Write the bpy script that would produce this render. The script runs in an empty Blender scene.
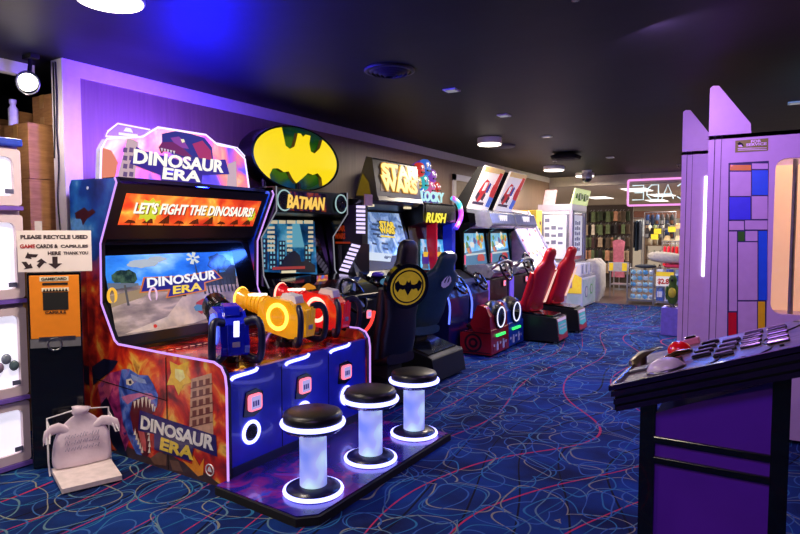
import bpy, math, random
from mathutils import Vector, Matrix, Euler
random.seed(7)
sc = bpy.context.scene
C = sc.collection
PI = math.pi
# ------------------------------------------------------------------ camera model (used to measure the place)
F = 598.0; YAW = math.radians(31.7); PIT = math.radians(3.35); CAM = Vector((0, 0, 1.55))
FW = Vector((-math.sin(YAW)*math.cos(PIT), math.cos(YAW)*math.cos(PIT), -math.sin(PIT)))
RT = Vector((math.cos(YAW), math.sin(YAW), 0)); UP = RT.cross(FW)
def at(px, py, ax, v):
    d = FW + RT*((px-400)/F) - UP*((py-267)/F)
    return CAM + d*((v-CAM[ax])/d[ax])
def on_plane(px, py, p0, n):
    d = FW + RT*((px-400)/F) - UP*((py-267)/F)
    return CAM + d*((Vector(p0)-CAM).dot(n)/d.dot(n))

# ------------------------------------------------------------------ materials
def lin(c):
    return tuple(((x/255)/12.92 if x/255 <= .04045 else ((x/255+.055)/1.055)**2.4) for x in c)
MATS = {}
def mat(name, col, rough=.5, metal=0., var=.12, scale=18., bump=0., spec=.5, coat=0., emit=None, es=0., trans=0., alpha=1.):
    if name in MATS: return MATS[name]
    m = bpy.data.materials.new(name); m.use_nodes = True
    nt = m.node_tree; b = nt.nodes['Principled BSDF']; L = nt.links.new
    c = lin(col)
    tc = nt.nodes.new('ShaderNodeTexCoord'); nz = nt.nodes.new('ShaderNodeTexNoise')
    nz.inputs['Scale'].default_value = scale; nz.inputs['Detail'].default_value = 3
    L(tc.outputs['Object'], nz.inputs['Vector'])
    r = nt.nodes.new('ShaderNodeValToRGB')
    r.color_ramp.elements[0].position = .3; r.color_ramp.elements[1].position = .7
    r.color_ramp.elements[0].color = tuple(max(0, x*(1-var)) for x in c)+(1,)
    r.color_ramp.elements[1].color = tuple(min(1, x*(1+var)) for x in c)+(1,)
    L(nz.outputs['Fac'], r.inputs['Fac']); L(r.outputs['Color'], b.inputs['Base Color'])
    b.inputs['Roughness'].default_value = rough; b.inputs['Metallic'].default_value = metal
    b.inputs['Specular IOR Level'].default_value = spec; b.inputs['Coat Weight'].default_value = coat
    b.inputs['Transmission Weight'].default_value = trans; b.inputs['Alpha'].default_value = alpha
    if bump:
        bp = nt.nodes.new('ShaderNodeBump'); bp.inputs['Strength'].default_value = bump; bp.inputs['Distance'].default_value = .01
        L(nz.outputs['Fac'], bp.inputs['Height']); L(bp.outputs['Normal'], b.inputs['Normal'])
    if emit is not None:
        b.inputs['Emission Color'].default_value = lin(emit)+(1,); b.inputs['Emission Strength'].default_value = es
    MATS[name] = m; return m
def em(name, col, s=1., rough=.3, spec=.3):
    return mat(name, (8, 8, 10), rough, var=.0, spec=spec, emit=col, es=s)
def ramp_mat(name, stops, scale=4., detail=4., distort=0., rough=.4, emit=0., coat=0., sx=(1, 1, 1), kind='noise', bump=0., off=(0, 0, 0)):
    """noise (or wave) run through a many-stop ramp: printed artwork, fire, marbling"""
    if name in MATS: return MATS[name]
    m = bpy.data.materials.new(name); m.use_nodes = True
    nt = m.node_tree; b = nt.nodes['Principled BSDF']; L = nt.links.new
    tc = nt.nodes.new('ShaderNodeTexCoord'); mp = nt.nodes.new('ShaderNodeMapping')
    mp.inputs['Scale'].default_value = sx; mp.inputs['Location'].default_value = off
    L(tc.outputs['Object'], mp.inputs['Vector'])
    if kind == 'wave':
        nz = nt.nodes.new('ShaderNodeTexWave'); nz.inputs['Scale'].default_value = scale
        nz.inputs['Distortion'].default_value = distort; nz.inputs['Detail'].default_value = detail
    else:
        nz = nt.nodes.new('ShaderNodeTexNoise'); nz.inputs['Scale'].default_value = scale
        nz.inputs['Detail'].default_value = detail; nz.inputs['Distortion'].default_value = distort
    L(mp.outputs['Vector'], nz.inputs['Vector'])
    r = nt.nodes.new('ShaderNodeValToRGB'); els = r.color_ramp.elements
    while len(els) < len(stops): els.new(.5)
    for e, (p, c) in zip(els, stops): e.position = p; e.color = lin(c)+(1,)
    L(nz.outputs['Fac'], r.inputs['Fac']); L(r.outputs['Color'], b.inputs['Base Color'])
    b.inputs['Roughness'].default_value = rough; b.inputs['Coat Weight'].default_value = coat
    if emit:
        L(r.outputs['Color'], b.inputs['Emission Color']); b.inputs['Emission Strength'].default_value = emit
    if bump:
        bp = nt.nodes.new('ShaderNodeBump'); bp.inputs['Strength'].default_value = bump; bp.inputs['Distance'].default_value = .01
        L(nz.outputs['Fac'], bp.inputs['Height']); L(bp.outputs['Normal'], b.inputs['Normal'])
    MATS[name] = m; return m

def carpet_mat():
    m = bpy.data.materials.new('loop_pattern_carpet'); m.use_nodes = True
    nt = m.node_tree; b = nt.nodes['Principled BSDF']; L = nt.links.new
    tc = nt.nodes.new('ShaderNodeTexCoord')
    base = nt.nodes.new('ShaderNodeTexNoise'); base.inputs['Scale'].default_value = 2.2; base.inputs['Detail'].default_value = 6
    L(tc.outputs['Object'], base.inputs['Vector'])
    r = nt.nodes.new('ShaderNodeValToRGB')
    r.color_ramp.elements[0].position = .35; r.color_ramp.elements[0].color = lin((8, 20, 64))+(1,)
    r.color_ramp.elements[1].position = .65; r.color_ramp.elements[1].color = lin((12, 52, 122))+(1,)
    L(base.outputs['Fac'], r.inputs['Fac'])
    cur = r.outputs['Color']
    wob = nt.nodes.new('ShaderNodeTexNoise'); wob.inputs['Scale'].default_value = 1.6; wob.inputs['Detail'].default_value = 1
    L(tc.outputs['Object'], wob.inputs['Vector'])
    def mask(val, lv, w):
        a = nt.nodes.new('ShaderNodeMath'); a.operation = 'SUBTRACT'; a.inputs[1].default_value = lv; L(val, a.inputs[0])
        ab = nt.nodes.new('ShaderNodeMath'); ab.operation = 'ABSOLUTE'; L(a.outputs[0], ab.inputs[0])
        lt = nt.nodes.new('ShaderNodeMath'); lt.operation = 'LESS_THAN'; lt.inputs[1].default_value = w; L(ab.outputs[0], lt.inputs[0])
        return lt.outputs[0]
    def over(cur, fac, col):
        mx = nt.nodes.new('ShaderNodeMix'); mx.data_type = 'RGBA'
        L(fac, mx.inputs[0]); L(cur, mx.inputs[6]); mx.inputs[7].default_value = lin(col)+(1,)
        return mx.outputs[2]
    # swerving ribbons
    for off, s, dis, lv, w, col in (((3, 7, 0), .55, 7., .5, .035, (8, 12, 36)), ((11, 2, 0), .42, 9., .5, .02, (170, 40, 80)), ((5, 31, 1.2), .5, 8., .5, .02, (30, 90, 130))):
        mp = nt.nodes.new('ShaderNodeMapping'); mp.inputs['Location'].default_value = off; L(tc.outputs['Object'], mp.inputs['Vector'])
        wv = nt.nodes.new('ShaderNodeTexWave'); wv.inputs['Scale'].default_value = s; wv.inputs['Distortion'].default_value = dis; wv.inputs['Detail'].default_value = 0; wv.inputs['Detail Scale'].default_value = .9
        L(mp.outputs['Vector'], wv.inputs['Vector']); cur = over(cur, mask(wv.outputs['Fac'], lv, w), col)
    # overlapping thin loops
    for off, sx, sy, rot, rad, w, col in (((0, 0, 0), 1.9, 2.7, .4, .40, .010, (124, 126, 112)), ((7.3, 3.1, 0), 2.6, 1.8, .9, .42, .010, (84, 116, 132)), ((13.7, 21.2, 0), 2.2, 2.2, .2, .36, .009, (40, 104, 146)),
                                         ((43.1, 15.3, 0), 3.4, 2.9, -.2, .33, .014, (50, 90, 150))):
        ad = nt.nodes.new('ShaderNodeVectorMath'); ad.operation = 'MULTIPLY_ADD'; ad.inputs[1].default_value = (.5, .5, 0)
        L(wob.outputs['Color'], ad.inputs[0]); L(tc.outputs['Object'], ad.inputs[2])
        mp = nt.nodes.new('ShaderNodeMapping'); mp.inputs['Location'].default_value = off; mp.inputs['Rotation'].default_value = (0, 0, rot); mp.inputs['Scale'].default_value = (sx, sy, 1)
        L(ad.outputs[0], mp.inputs['Vector'])
        vo = nt.nodes.new('ShaderNodeTexVoronoi'); vo.voronoi_dimensions = '2D'; vo.inputs['Scale'].default_value = 1.; vo.inputs['Randomness'].default_value = .8
        L(mp.outputs['Vector'], vo.inputs['Vector']); cur = over(cur, mask(vo.outputs['Distance'], rad, w), col)
    fn = nt.nodes.new('ShaderNodeTexNoise'); fn.inputs['Scale'].default_value = 260; fn.inputs['Detail'].default_value = 2
    L(tc.outputs['Object'], fn.inputs['Vector'])
    bp = nt.nodes.new('ShaderNodeBump'); bp.inputs['Strength'].default_value = .5; bp.inputs['Distance'].default_value = .004
    L(fn.outputs['Fac'], bp.inputs['Height']); L(bp.outputs['Normal'], b.inputs['Normal'])
    L(cur, b.inputs['Base Color']); b.inputs['Roughness'].default_value = .95; b.inputs['Specular IOR Level'].default_value = .15
    MATS['carpet'] = m; return m

def side_art_mat():
    """printed side of the shooter: blue sky above, fire and rubble below"""
    m = bpy.data.materials.new('printed_fire_and_sky'); m.use_nodes = True
    nt = m.node_tree; b = nt.nodes['Principled BSDF']; L = nt.links.new
    tc = nt.nodes.new('ShaderNodeTexCoord'); sep = nt.nodes.new('ShaderNodeSeparateXYZ'); L(tc.outputs['Object'], sep.inputs[0])
    nz = nt.nodes.new('ShaderNodeTexNoise'); nz.inputs['Scale'].default_value = 5.5; nz.inputs['Detail'].default_value = 7; nz.inputs['Distortion'].default_value = .6
    L(tc.outputs['Object'], nz.inputs['Vector'])
    fire = nt.nodes.new('ShaderNodeValToRGB'); e = fire.color_ramp.elements
    while len(e) < 6: e.new(.5)
    for q, (p, c) in zip(e, [(.28, (50, 14, 22)), (.4, (130, 24, 28)), (.5, (214, 44, 30)), (.57, (240, 92, 34)), (.65, (255, 200, 80)), (.76, (150, 50, 36))]): q.position = p; q.color = lin(c)+(1,)
    L(nz.outputs['Fac'], fire.inputs['Fac'])
    nz2 = nt.nodes.new('ShaderNodeTexNoise'); nz2.inputs['Scale'].default_value = 3.5; nz2.inputs['Detail'].default_value = 5
    L(tc.outputs['Object'], nz2.inputs['Vector'])
    sky = nt.nodes.new('ShaderNodeValToRGB'); e = sky.color_ramp.elements
    while len(e) < 4: e.new(.5)
    for q, (p, c) in zip(e, [(.3, (8, 18, 70)), (.48, (20, 60, 150)), (.6, (40, 110, 190)), (.7, (150, 200, 230))]): q.position = p; q.color = lin(c)+(1,)
    L(nz2.outputs['Fac'], sky.inputs['Fac'])
    ad = nt.nodes.new('ShaderNodeMath'); ad.operation = 'MULTIPLY_ADD'; ad.inputs[1].default_value = .5; L(nz2.outputs['Fac'], ad.inputs[0]); L(sep.outputs['Z'], ad.inputs[2])
    mr = nt.nodes.new('ShaderNodeMapRange'); mr.inputs[1].default_value = 1.42; mr.inputs[2].default_value = 1.6; L(ad.outputs[0], mr.inputs[0])
    mx = nt.nodes.new('ShaderNodeMix'); mx.data_type = 'RGBA'; L(mr.outputs[0], mx.inputs[0]); L(fire.outputs[0], mx.inputs[6]); L(sky.outputs[0], mx.inputs[7])
    L(mx.outputs[2], b.inputs['Base Color']); b.inputs['Roughness'].default_value = .3; b.inputs['Coat Weight'].default_value = .3
    return m

# ------------------------------------------------------------------ mesh builder
def tri_frame(d):
    d = Vector(d).normalized(); a = Vector((0, 0, 1)) if abs(d.z) < .9 else Vector((1, 0, 0))
    u = d.cross(a).normalized(); return u, d.cross(u).normalized()
ORI = {}
class B:
    def __init__(self, T=None):
        self.v = []; self.f = []; self.m = []; self.s = []; self.mats = []; self.T = T
    def mi(self, m):
        if m not in self.mats: self.mats.append(m)
        return self.mats.index(m)
    def add(self, vs, fs, m, smooth=False):
        n = len(self.v); k = self.mi(m)
        for p in vs:
            p = Vector(p); self.v.append(self.T @ p if self.T else p)
        for i, f in enumerate(fs):
            self.f.append([n+j for j in f]); self.m.append(k)
            self.s.append(smooth if isinstance(smooth, bool) else smooth[i])
        return self
    def box(self, a, b, m):
        x0, x1 = sorted((a[0], b[0])); y0, y1 = sorted((a[1], b[1])); z0, z1 = sorted((a[2], b[2]))
        vs = [(x0, y0, z0), (x1, y0, z0), (x1, y1, z0), (x0, y1, z0), (x0, y0, z1), (x1, y0, z1), (x1, y1, z1), (x0, y1, z1)]
        return self.add(vs, [(0, 3, 2, 1), (4, 5, 6, 7), (0, 1, 5, 4), (1, 2, 6, 5), (2, 3, 7, 6), (3, 0, 4, 7)], m)
    def prism(self, pts, plane, lo, hi, m, mcap=None):
        def P(p, w):
            return {'xz': (p[0], w, p[1]), 'yz': (w, p[0], p[1]), 'xy': (p[0], p[1], w)}[plane]
        area = sum(pts[i][0]*pts[(i+1) % len(pts)][1]-pts[(i+1) % len(pts)][0]*pts[i][1] for i in range(len(pts)))
        if area < 0: pts = pts[::-1]
        if plane == 'xz': lo, hi = hi, lo
        n = len(pts); vs = [P(p, lo) for p in pts]+[P(p, hi) for p in pts]
        self.add(vs, [(i, (i+1) % n, (i+1) % n+n, i+n) for i in range(n)], m)
        return self.add(vs, [tuple(range(n))[::-1], tuple(range(n, 2*n))], mcap or m)
    def cyl(self, p0, p1, r0, m, r1=None, n=20, caps=True):
        p0, p1 = Vector(p0), Vector(p1); r1 = r0 if r1 is None else r1
        u, w = tri_frame(p1-p0); vs = []
        for p, r in ((p0, r0), (p1, r1)):
            for i in range(n):
                a = 2*PI*i/n; vs.append(p+u*(r*math.cos(a))+w*(r*math.sin(a)))
        self.add(vs, [(i, i+n, (i+1) % n+n, (i+1) % n) for i in range(n)], m, True)
        if caps: self.add(vs, [tuple(range(n)), tuple(range(n, 2*n))[::-1]], m)
        return self
    def tube(self, pts, r, m, n=8, closed=False):
        pts = [Vector(p) for p in pts]; k = len(pts); vs = []; pu = None
        for i, p in enumerate(pts):
            d = (pts[(i+1) % k]-pts[i-1]) if closed else (pts[min(i+1, k-1)]-pts[max(i-1, 0)])
            d.normalize()
            if pu is None: u, w = tri_frame(d)
            else:
                u = (pu-d*pu.dot(d)).normalized(); w = d.cross(u)
            pu = u
            for j in range(n):
                a = 2*PI*j/n; vs.append(p+u*(r*math.cos(a))+w*(r*math.sin(a)))
        fs = [(i*n+j, i*n+(j+1) % n, ((i+1) % k)*n+(j+1) % n, ((i+1) % k)*n+j) for i in range(k if closed else k-1) for j in range(n)]
        self.add(vs, fs, m, True)
        if not closed: self.add(vs, [tuple(range(n))[::-1], tuple(range((k-1)*n, k*n))], m)
        return self
    def ring(self, c, nrm, R, r, m, n=28, k=8, sy=1.):
        u, w = tri_frame(nrm); c = Vector(c)
        if abs(Vector(nrm).normalized().z) < .5: w = Vector((0, 0, 1)); u = Vector(nrm).normalized().cross(w)
        return self.tube([c+u*(R*sy*math.cos(2*PI*i/n))+w*(R*math.sin(2*PI*i/n)) for i in range(n)], r, m, k, True)
    def lathe(self, prof, o, m, n=28):
        o = Vector(o); vs = []; k = len(prof)
        for r, z in prof:
            for i in range(n):
                a = 2*PI*i/n; vs.append(o+Vector((r*math.cos(a), r*math.sin(a), z)))
        fs = [(i*n+j, i*n+(j+1) % n, (i+1)*n+(j+1) % n, (i+1)*n+j) for i in range(k-1) for j in range(n)]
        self.add(vs, fs, m, True)
        return self.add(vs, [tuple(range(n))[::-1], tuple(range((k-1)*n, k*n))], m)
    def ell(self, c, r, m, n=16, k=10, R=None, q=1.):
        c = Vector(c); vs = []; sg = lambda x: math.copysign(abs(x)**q, x)
        for i in range(k+1):
            t = -PI/2+PI*i/k
            for j in range(n):
                a = 2*PI*j/n; p = Vector((r[0]*sg(math.cos(t))*sg(math.cos(a)), r[1]*sg(math.cos(t))*sg(math.sin(a)), r[2]*sg(math.sin(t))))
                vs.append(c+(R @ p if R else p))
        return self.add(vs, [(i*n+j, i*n+(j+1) % n, (i+1)*n+(j+1) % n, (i+1)*n+j) for i in range(k) for j in range(n)], m, True)
    def loft(self, secs, m, n=20, q=.6):
        """secs: (centre, u, hu, w, hw): superellipse rings joined in order"""
        vs = []; sg = lambda x: math.copysign(abs(x)**q, x)
        for c, u, hu, w, hw in secs:
            c, u, w = Vector(c), Vector(u), Vector(w)
            for j in range(n):
                a = 2*PI*j/n; vs.append(c+u*(hu*sg(math.cos(a)))+w*(hw*sg(math.sin(a))))
        k = len(secs)
        self.add(vs, [(i*n+j, i*n+(j+1) % n, (i+1)*n+(j+1) % n, (i+1)*n+j) for i in range(k-1) for j in range(n)], m, True)
        return self.add(vs, [tuple(range(n))[::-1], tuple(range((k-1)*n, k*n))], m)
    def poly(self, pts, m):
        return self.add(pts, [tuple(range(len(pts)))], m)
    def text(self, s, o, right, up, w, h, m, ext=.004, bold=0., shear=0., arc=0.):
        """lettering fitted in a w x h box whose lower-left corner is o"""
        cu = bpy.data.curves.new('t', 'FONT'); cu.body = s; cu.size = 1; cu.offset = bold; cu.shear = shear; cu.extrude = .5; cu.resolution_u = 3
        ob = bpy.data.objects.new('t', cu); C.objects.link(ob)
        bpy.context.view_layer.update()
        me = bpy.data.meshes.new_from_object(ob.evaluated_get(bpy.context.evaluated_depsgraph_get()))
        vs = [v.co.copy() for v in me.vertices]; fs = [tuple(p.vertices) for p in me.polygons]
        bpy.data.objects.remove(ob); bpy.data.curves.remove(cu); bpy.data.meshes.remove(me)
        x0 = min(v.x for v in vs); x1 = max(v.x for v in vs); y0 = min(v.y for v in vs); y1 = max(v.y for v in vs)
        right, up, o = Vector(right), Vector(up), Vector(o); nr = right.cross(up).normalized()
        return self.add([o+right*((v.x-x0)/(x1-x0)*w)+up*((v.y-y0)/(y1-y0)*h*(1+arc*abs((v.x-x0)/(x1-x0)-.5)))+nr*((v.z+.5)*ext) for v in vs], fs, m)
    def obj(self, name, parent=None, bevel=0., seg=2, sub=0):
        me = bpy.data.meshes.new(name)
        o = bpy.data.objects.new(name, me); C.objects.link(o)
        w = ORI[parent.name] if parent else Vector((0, 0, 0))
        me.from_pydata([tuple(v-w) for v in self.v], [], self.f)
        for m in self.mats: me.materials.append(m)
        me.polygons.foreach_set('material_index', self.m); me.polygons.foreach_set('use_smooth', self.s); me.update()
        if parent: o.parent = parent
        ORI[o.name] = w
        if bevel:
            b = o.modifiers.new('bevel', 'BEVEL'); b.width = bevel; b.segments = seg; b.limit_method = 'ANGLE'; b.angle_limit = math.radians(40)
        if sub:
            s = o.modifiers.new('smooth', 'SUBSURF'); s.levels = sub; s.render_levels = sub
        return o
    def solo(self, name, label, cat, loc, group=None, bevel=0., seg=2, sub=0):
        """a thing that is one mesh, its origin at its base"""
        o = self.obj(name, None, bevel, seg, sub); d = Vector(loc)
        for v in o.data.vertices: v.co -= d
        o.location = d; ORI[o.name] = d
        o['label'] = label; o['category'] = cat
        if group: o['group'] = group
        return o
def thing(name, label, cat, loc=(0, 0, 0), group=None):
    o = bpy.data.objects.new(name, None); C.objects.link(o); o.location = loc; o.empty_display_size = .1
    ORI[o.name] = Vector(loc); o['label'] = label; o['category'] = cat
    if group: o['group'] = group
    return o
def struct(b, name, bevel=0.):
    o = b.obj(name, None, bevel); o['kind'] = 'structure'; return o
def dup(root, loc, label=None, rotz=None):
    r = root.copy(); C.objects.link(r); r.location = loc
    if rotz is not None: r.rotation_euler = (0, 0, rotz)
    if label: r['label'] = label
    for ch in list(root.children):
        c = ch.copy(); C.objects.link(c); c.parent = r
        for g in list(ch.children):
            d = g.copy(); C.objects.link(d); d.parent = c
    return r
def part(o, label): o['label'] = label; return o
def rrect(x0, y0, x1, y1, r, n=5):
    out = []
    for cx, cy, a in ((x1-r, y0+r, -PI/2), (x1-r, y1-r, 0), (x0+r, y1-r, PI/2), (x0+r, y0+r, PI)):
        for i in range(n+1): out.append((cx+r*math.cos(a+PI/2*i/n), cy+r*math.sin(a+PI/2*i/n)))
    return out
def smooth_path(pts, it=2):
    pts = [Vector(p) for p in pts]
    for _ in range(it):
        q = [pts[0]]
        for a, b in zip(pts, pts[1:]): q += [a*.75+b*.25, a*.25+b*.75]
        pts = q+[pts[-1]]
    return pts
RX, RY, UZ = (1, 0, 0), (0, 1, 0), (0, 0, 1)

# shared materials
black = mat('black_laminate', (14, 14, 18), .35)
blackg = mat('black_gloss_plastic', (10, 10, 14), .15, coat=.4)
blackm = mat('black_matte', (12, 12, 14), .8)
rubber = mat('black_rubber', (16, 16, 18), .7)
white = mat('white_plastic', (225, 222, 226), .35, var=.03)
whitep = mat('white_paint', (215, 212, 215), .5, var=.04)
chrome = mat('chrome', (190, 190, 198), .12, metal=1.)
steel = mat('brushed_steel', (140, 140, 146), .3, metal=1.)
vinyl = mat('black_vinyl', (18, 18, 24), .35, bump=.1, scale=60)
card = ramp_mat('cardboard', [(.3, (150, 104, 62)), (.7, (178, 128, 80))], 9, sx=(1, 1, 6), rough=.85)
tape = mat('packing_tape', (176, 132, 78), .3)
led_pink = em('led_lilac_trim', (205, 150, 250), 1.25)
led_blue = em('led_blue_white', (150, 150, 255), 4.2)
led_white = em('led_white', (238, 236, 255), 3.)
glass = mat('screen_glass', (6, 6, 8), .05)

# ================================================================== THE ROOM
WX = -4.45; CZ = 2.82; YE = 13.9
wood = ramp_mat('wood_panel_wall', [(.2, (118, 94, 80)), (.5, (128, 103, 88)), (.8, (138, 112, 96))], 3, 5, rough=.5, sx=(1, 14, .6), distort=.4)
ceil_m = mat('dark_painted_ceiling', (11, 12, 20), .55, spec=.2, var=.3, scale=3, bump=.25)
dark_m = mat('dark_back_wall', (16, 15, 18), .9)
shopwhite = mat('shop_ceiling_paint', (225, 218, 208), .8, var=.03)
beige = mat('beige_wall', (196, 186, 172), .7, var=.05)
b = B(); b.box((-6.2, -2.5, -.1), (4, 13.4, 0), carpet_mat()); struct(b, 'floor')
plank = ramp_mat('shop_floor_planks', [(.2, (52, 40, 36)), (.5, (84, 66, 58)), (.8, (108, 88, 78))], 2.5, 5, sx=(8, .7, 1), rough=.35)
b = B(); b.box((-8, 13.4, -.1), (4, 24.2, -.002), plank); struct(b, 'floor_shop')
b = B(); b.box((-6.2, -2.5, CZ), (4, YE, CZ+.12), ceil_m); struct(b, 'ceiling')
b = B(); b.box((-8, YE, 2.6), (4, 24.2, 2.72), shopwhite); struct(b, 'ceiling_shop')
b = B(); b.box((-4.6, YE-.02, 2.6), (4, YE+.1, CZ), beige); struct(b, 'trim_4')
b = B(); b.box((WX-.13, 2.5, 0), (WX, YE, CZ), wood); struct(b, 'wall_left')
lav = mat('white_trim_paint', (214, 208, 214), .45, var=.04)
b = B(); b.box((WX, 2.5, CZ-.115), (WX+.012, YE, CZ), lav); struct(b, 'trim_1')
b = B(); b.box((WX, 2.5, 0), (WX+.012, 2.62, CZ-.116), lav); struct(b, 'trim_2')
b = B(); b.box((WX-.135, 2.485, 0), (WX+.014, 2.5, CZ), lav); struct(b, 'trim_3')
b = B(); b.box((-4.9, -1, CZ-.09), (-4.82, 2.49, CZ), lav); struct(b, 'trim_5')
b = B(); b.box((-6.2, -2.5, 0), (-6.1, 8, CZ), dark_m); struct(b, 'wall_storage')
b = B(); b.box((-6.1, 4.0, 0), (WX-.14, 4.1, CZ), dark_m); struct(b, 'wall_storage_end')
b = B(); b.box((-8, 24, 0), (4, 24.2, 2.6), beige); struct(b, 'wall_shop_back')
b = B(); b.box((-8.2, YE, 0), (-8, 24, 2.6), beige); struct(b, 'wall_shop_left')
b = B(); b.box((-8, YE-.02, 0), (WX-.14, YE+.08, 2.6), beige); struct(b, 'wall_shop_front')
b = B(); b.box((3.9, -2.5, 0), (4, 24, CZ), dark_m); struct(b, 'wall_right')
# door in the left wall, its pale frame shows above the machines
y0 = at(452, 200, 0, WX).y; y1 = at(476, 200, 0, WX).y
b = B(); b.box((WX, y0, 0), (WX+.03, y0+.1, 2.5), lav); b.box((WX, y1-.1, 0), (WX+.03, y1, 2.5), lav); b.box((WX, y0, 2.4), (WX+.03, y1, 2.5), lav)
df = struct(b, 'door_1_frame')
b = B(); b.box((WX, y0+.1, 0), (WX+.012, y1-.1, 2.4), mat('tan_door', (150, 128, 106), .5)); struct(b, 'door_1')

# ---- ceiling fittings
warm = em('warm_lamp_diffuser', (255, 240, 222), 6.)
def round_light(name, x, y, r, h, label, g='round ceiling lights'):
    t = thing(name, label, 'ceiling light', (x, y, CZ-h), g)
    b = B(); b.lathe([(r, CZ), (r, CZ-h*.75), (r*.96, CZ-h*.8)], (x, y, 0), white); b.obj('housing', t)
    b = B(); b.lathe([(r*.95, CZ-h*.78), (r*.93, CZ-h*.95), (r*.8, CZ-h), (.01, CZ-h)], (x, y, 0), warm); b.obj('diffuser', t)
round_light('ceiling_light', at(110, 1, 2, CZ-.04).x, at(110, 1, 2, CZ-.04).y, .175, .05, 'large round lit ceiling light above the shooting game, cut by top picture edge')
round_light('ceiling_light', -3.27, 7.6, .165, .1, 'round lit drum light on dark ceiling above the twin racing machines')
round_light('ceiling_light', -3.45, 13.2, .2, .08, 'round lit ceiling light near the shop opening below the white camera')
round_light('ceiling_light', -3.6, 11.5, .2, .09, 'round ceiling light with dim face beyond the black speaker')
b = B(); cx, cy = -2.58, 4.02
t = thing('ceiling_vent', 'round dark louvred air vent in the black ceiling', 'vent', (cx, cy, CZ-.05))
vm = mat('dark_bronze_vent', (34, 30, 32), .5)
b.lathe([(.2, CZ), (.2, CZ-.012), (.165, CZ-.02), (.165, CZ-.004)], (cx, cy, 0), vm); b.obj('flange', t)
b = B()
for i, r in enumerate((.15, .115, .08, .045)): b.lathe([(r+.012, CZ-.012-.008*i), (r-.008, CZ-.034-.008*i), (r-.012, CZ-.03-.008*i), (r+.008, CZ-.008-.008*i)], (cx, cy, 0), vm)
b.obj('louvre', t)
for (x, y, lab) in ((-2.46, 4.86, 'small pale square plate on dark ceiling nearest the round vent'), (-2.5, 6.2, 'small dim square plate on dark ceiling left of the drum light row'), (-2.56, 7.85, 'small bright square plate on dark ceiling beyond the drum light'), (.17, 7.1, 'small square plate on teal ceiling behind the tall prize cabinets'), (-2.35, 10.6, 'farthest small square plate on ceiling near the black speaker')):
    b = B(); b.box((x-.06, y-.06, CZ-.012), (x+.06, y+.06, CZ), whitep); b.box((x-.045, y-.045, CZ-.016), (x+.045, y+.045, CZ-.012), em('plate_glow', (200, 200, 215), .35))
    b.solo('ceiling_plate', lab, 'ceiling plate', (x, y, CZ-.016), 'square ceiling plates')
for (x, y, lab) in ((-3.4, 8.35, 'flat pale round ceiling speaker just beyond the drum light'),):
    b = B(); b.lathe([(.2, CZ), (.2, CZ-.015), (.17, CZ-.03), (.01, CZ-.03)], (x, y, 0), mat('grey_grille', (96, 92, 98), .6)); b.solo('ceiling_speaker', lab, 'speaker', (x, y, CZ-.03))
b = B(); x, y = -2.84, 9.7
t = thing('ceiling_speaker', 'black flared square speaker hung flat on the dark ceiling', 'speaker', (x, y, CZ-.1))
b.loft([((x, y, CZ), RX, .12, RY, .12), ((x, y, CZ-.05), RX, .22, RY, .22), ((x, y, CZ-.1), RX, .2, RY, .2)], blackm, q=.4); b.obj('housing', t)
B().cyl((x, y, CZ-.1), (x, y, CZ-.108), .15, mat('dark_grille_cloth', (26, 26, 30), .9)).obj('grille', t)
x, y = -3.25, 12.6
t = thing('ceiling_camera', 'white dome security camera on dark ceiling near the shop opening', 'camera', (x, y, CZ-.25))
B().lathe([(.1, CZ), (.1, CZ-.03), (.06, CZ-.05), (.1, CZ-.08), (.11, CZ-.15), (.105, CZ-.17)], (x, y, 0), white).obj('mount', t)
B().ell((x, y, CZ-.17), (.1, .1, .08), blackg).obj('dome', t)
for x, y, lab in ((-.9, 3.2, 'small sprinkler head on black ceiling near top picture edge'), (-3.3, 10.6, 'sprinkler head hanging from the ceiling before the dim round light'), (-1.5, 12.4, 'tiny sprinkler head by the shop header')):
    t = thing('sprinkler', lab, 'sprinkler', (x, y, CZ-.07), 'fire sprinklers')
    B().cyl((x, y, CZ), (x, y, CZ-.012), .04, steel).obj('escutcheon', t)
    b = B(); b.cyl((x, y, CZ-.01), (x, y, CZ-.05), .011, chrome); b.cyl((x, y, CZ-.06), (x, y, CZ-.066), .022, chrome); b.tube([(x-.012, y, CZ-.045), (x-.015, y, CZ-.06)], .004, chrome); b.tube([(x+.012, y, CZ-.045), (x+.015, y, CZ-.06)], .004, chrome); b.obj('head', t)

# ================================================================== DINOSAUR SHOOTER
DY0, DY1 = 2.45, 3.96
dino = thing('shooting_game', 'large dinosaur shooting arcade game with three mounted guns and fiery side art', 'arcade game', (-3.5, 3.2, 0))
panel_pts = [(-4.33, .02), (-2.735, .02), (-2.735, .62), (-2.745, .69), (-2.78, .735), (-2.84, .76), (-3.32, .765), (-3.8, .775), (-3.84, .8), (-3.985, 1.05), (-3.975, 1.47), (-3.77, 1.885), (-3.79, 1.915), (-4.3, 1.925), (-4.33, 1.88)]
art = side_art_mat()
def sidepoly(b, px, m, off=.0015, y=DY0):
    """printed shape on the near side panel, measured from the photograph onto the panel's own plane"""
    return b.poly([Vector((p.x, y-off, p.z)) for p in (at(x, y_, 1, y) for x, y_ in px)], m)
z6 = lambda pts: [(80+x/3.34, 340+y/3.34) for x, y in pts]
z1 = lambda pts: [(x/2.963, 100+y/2.963) for x, y in pts]
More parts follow.
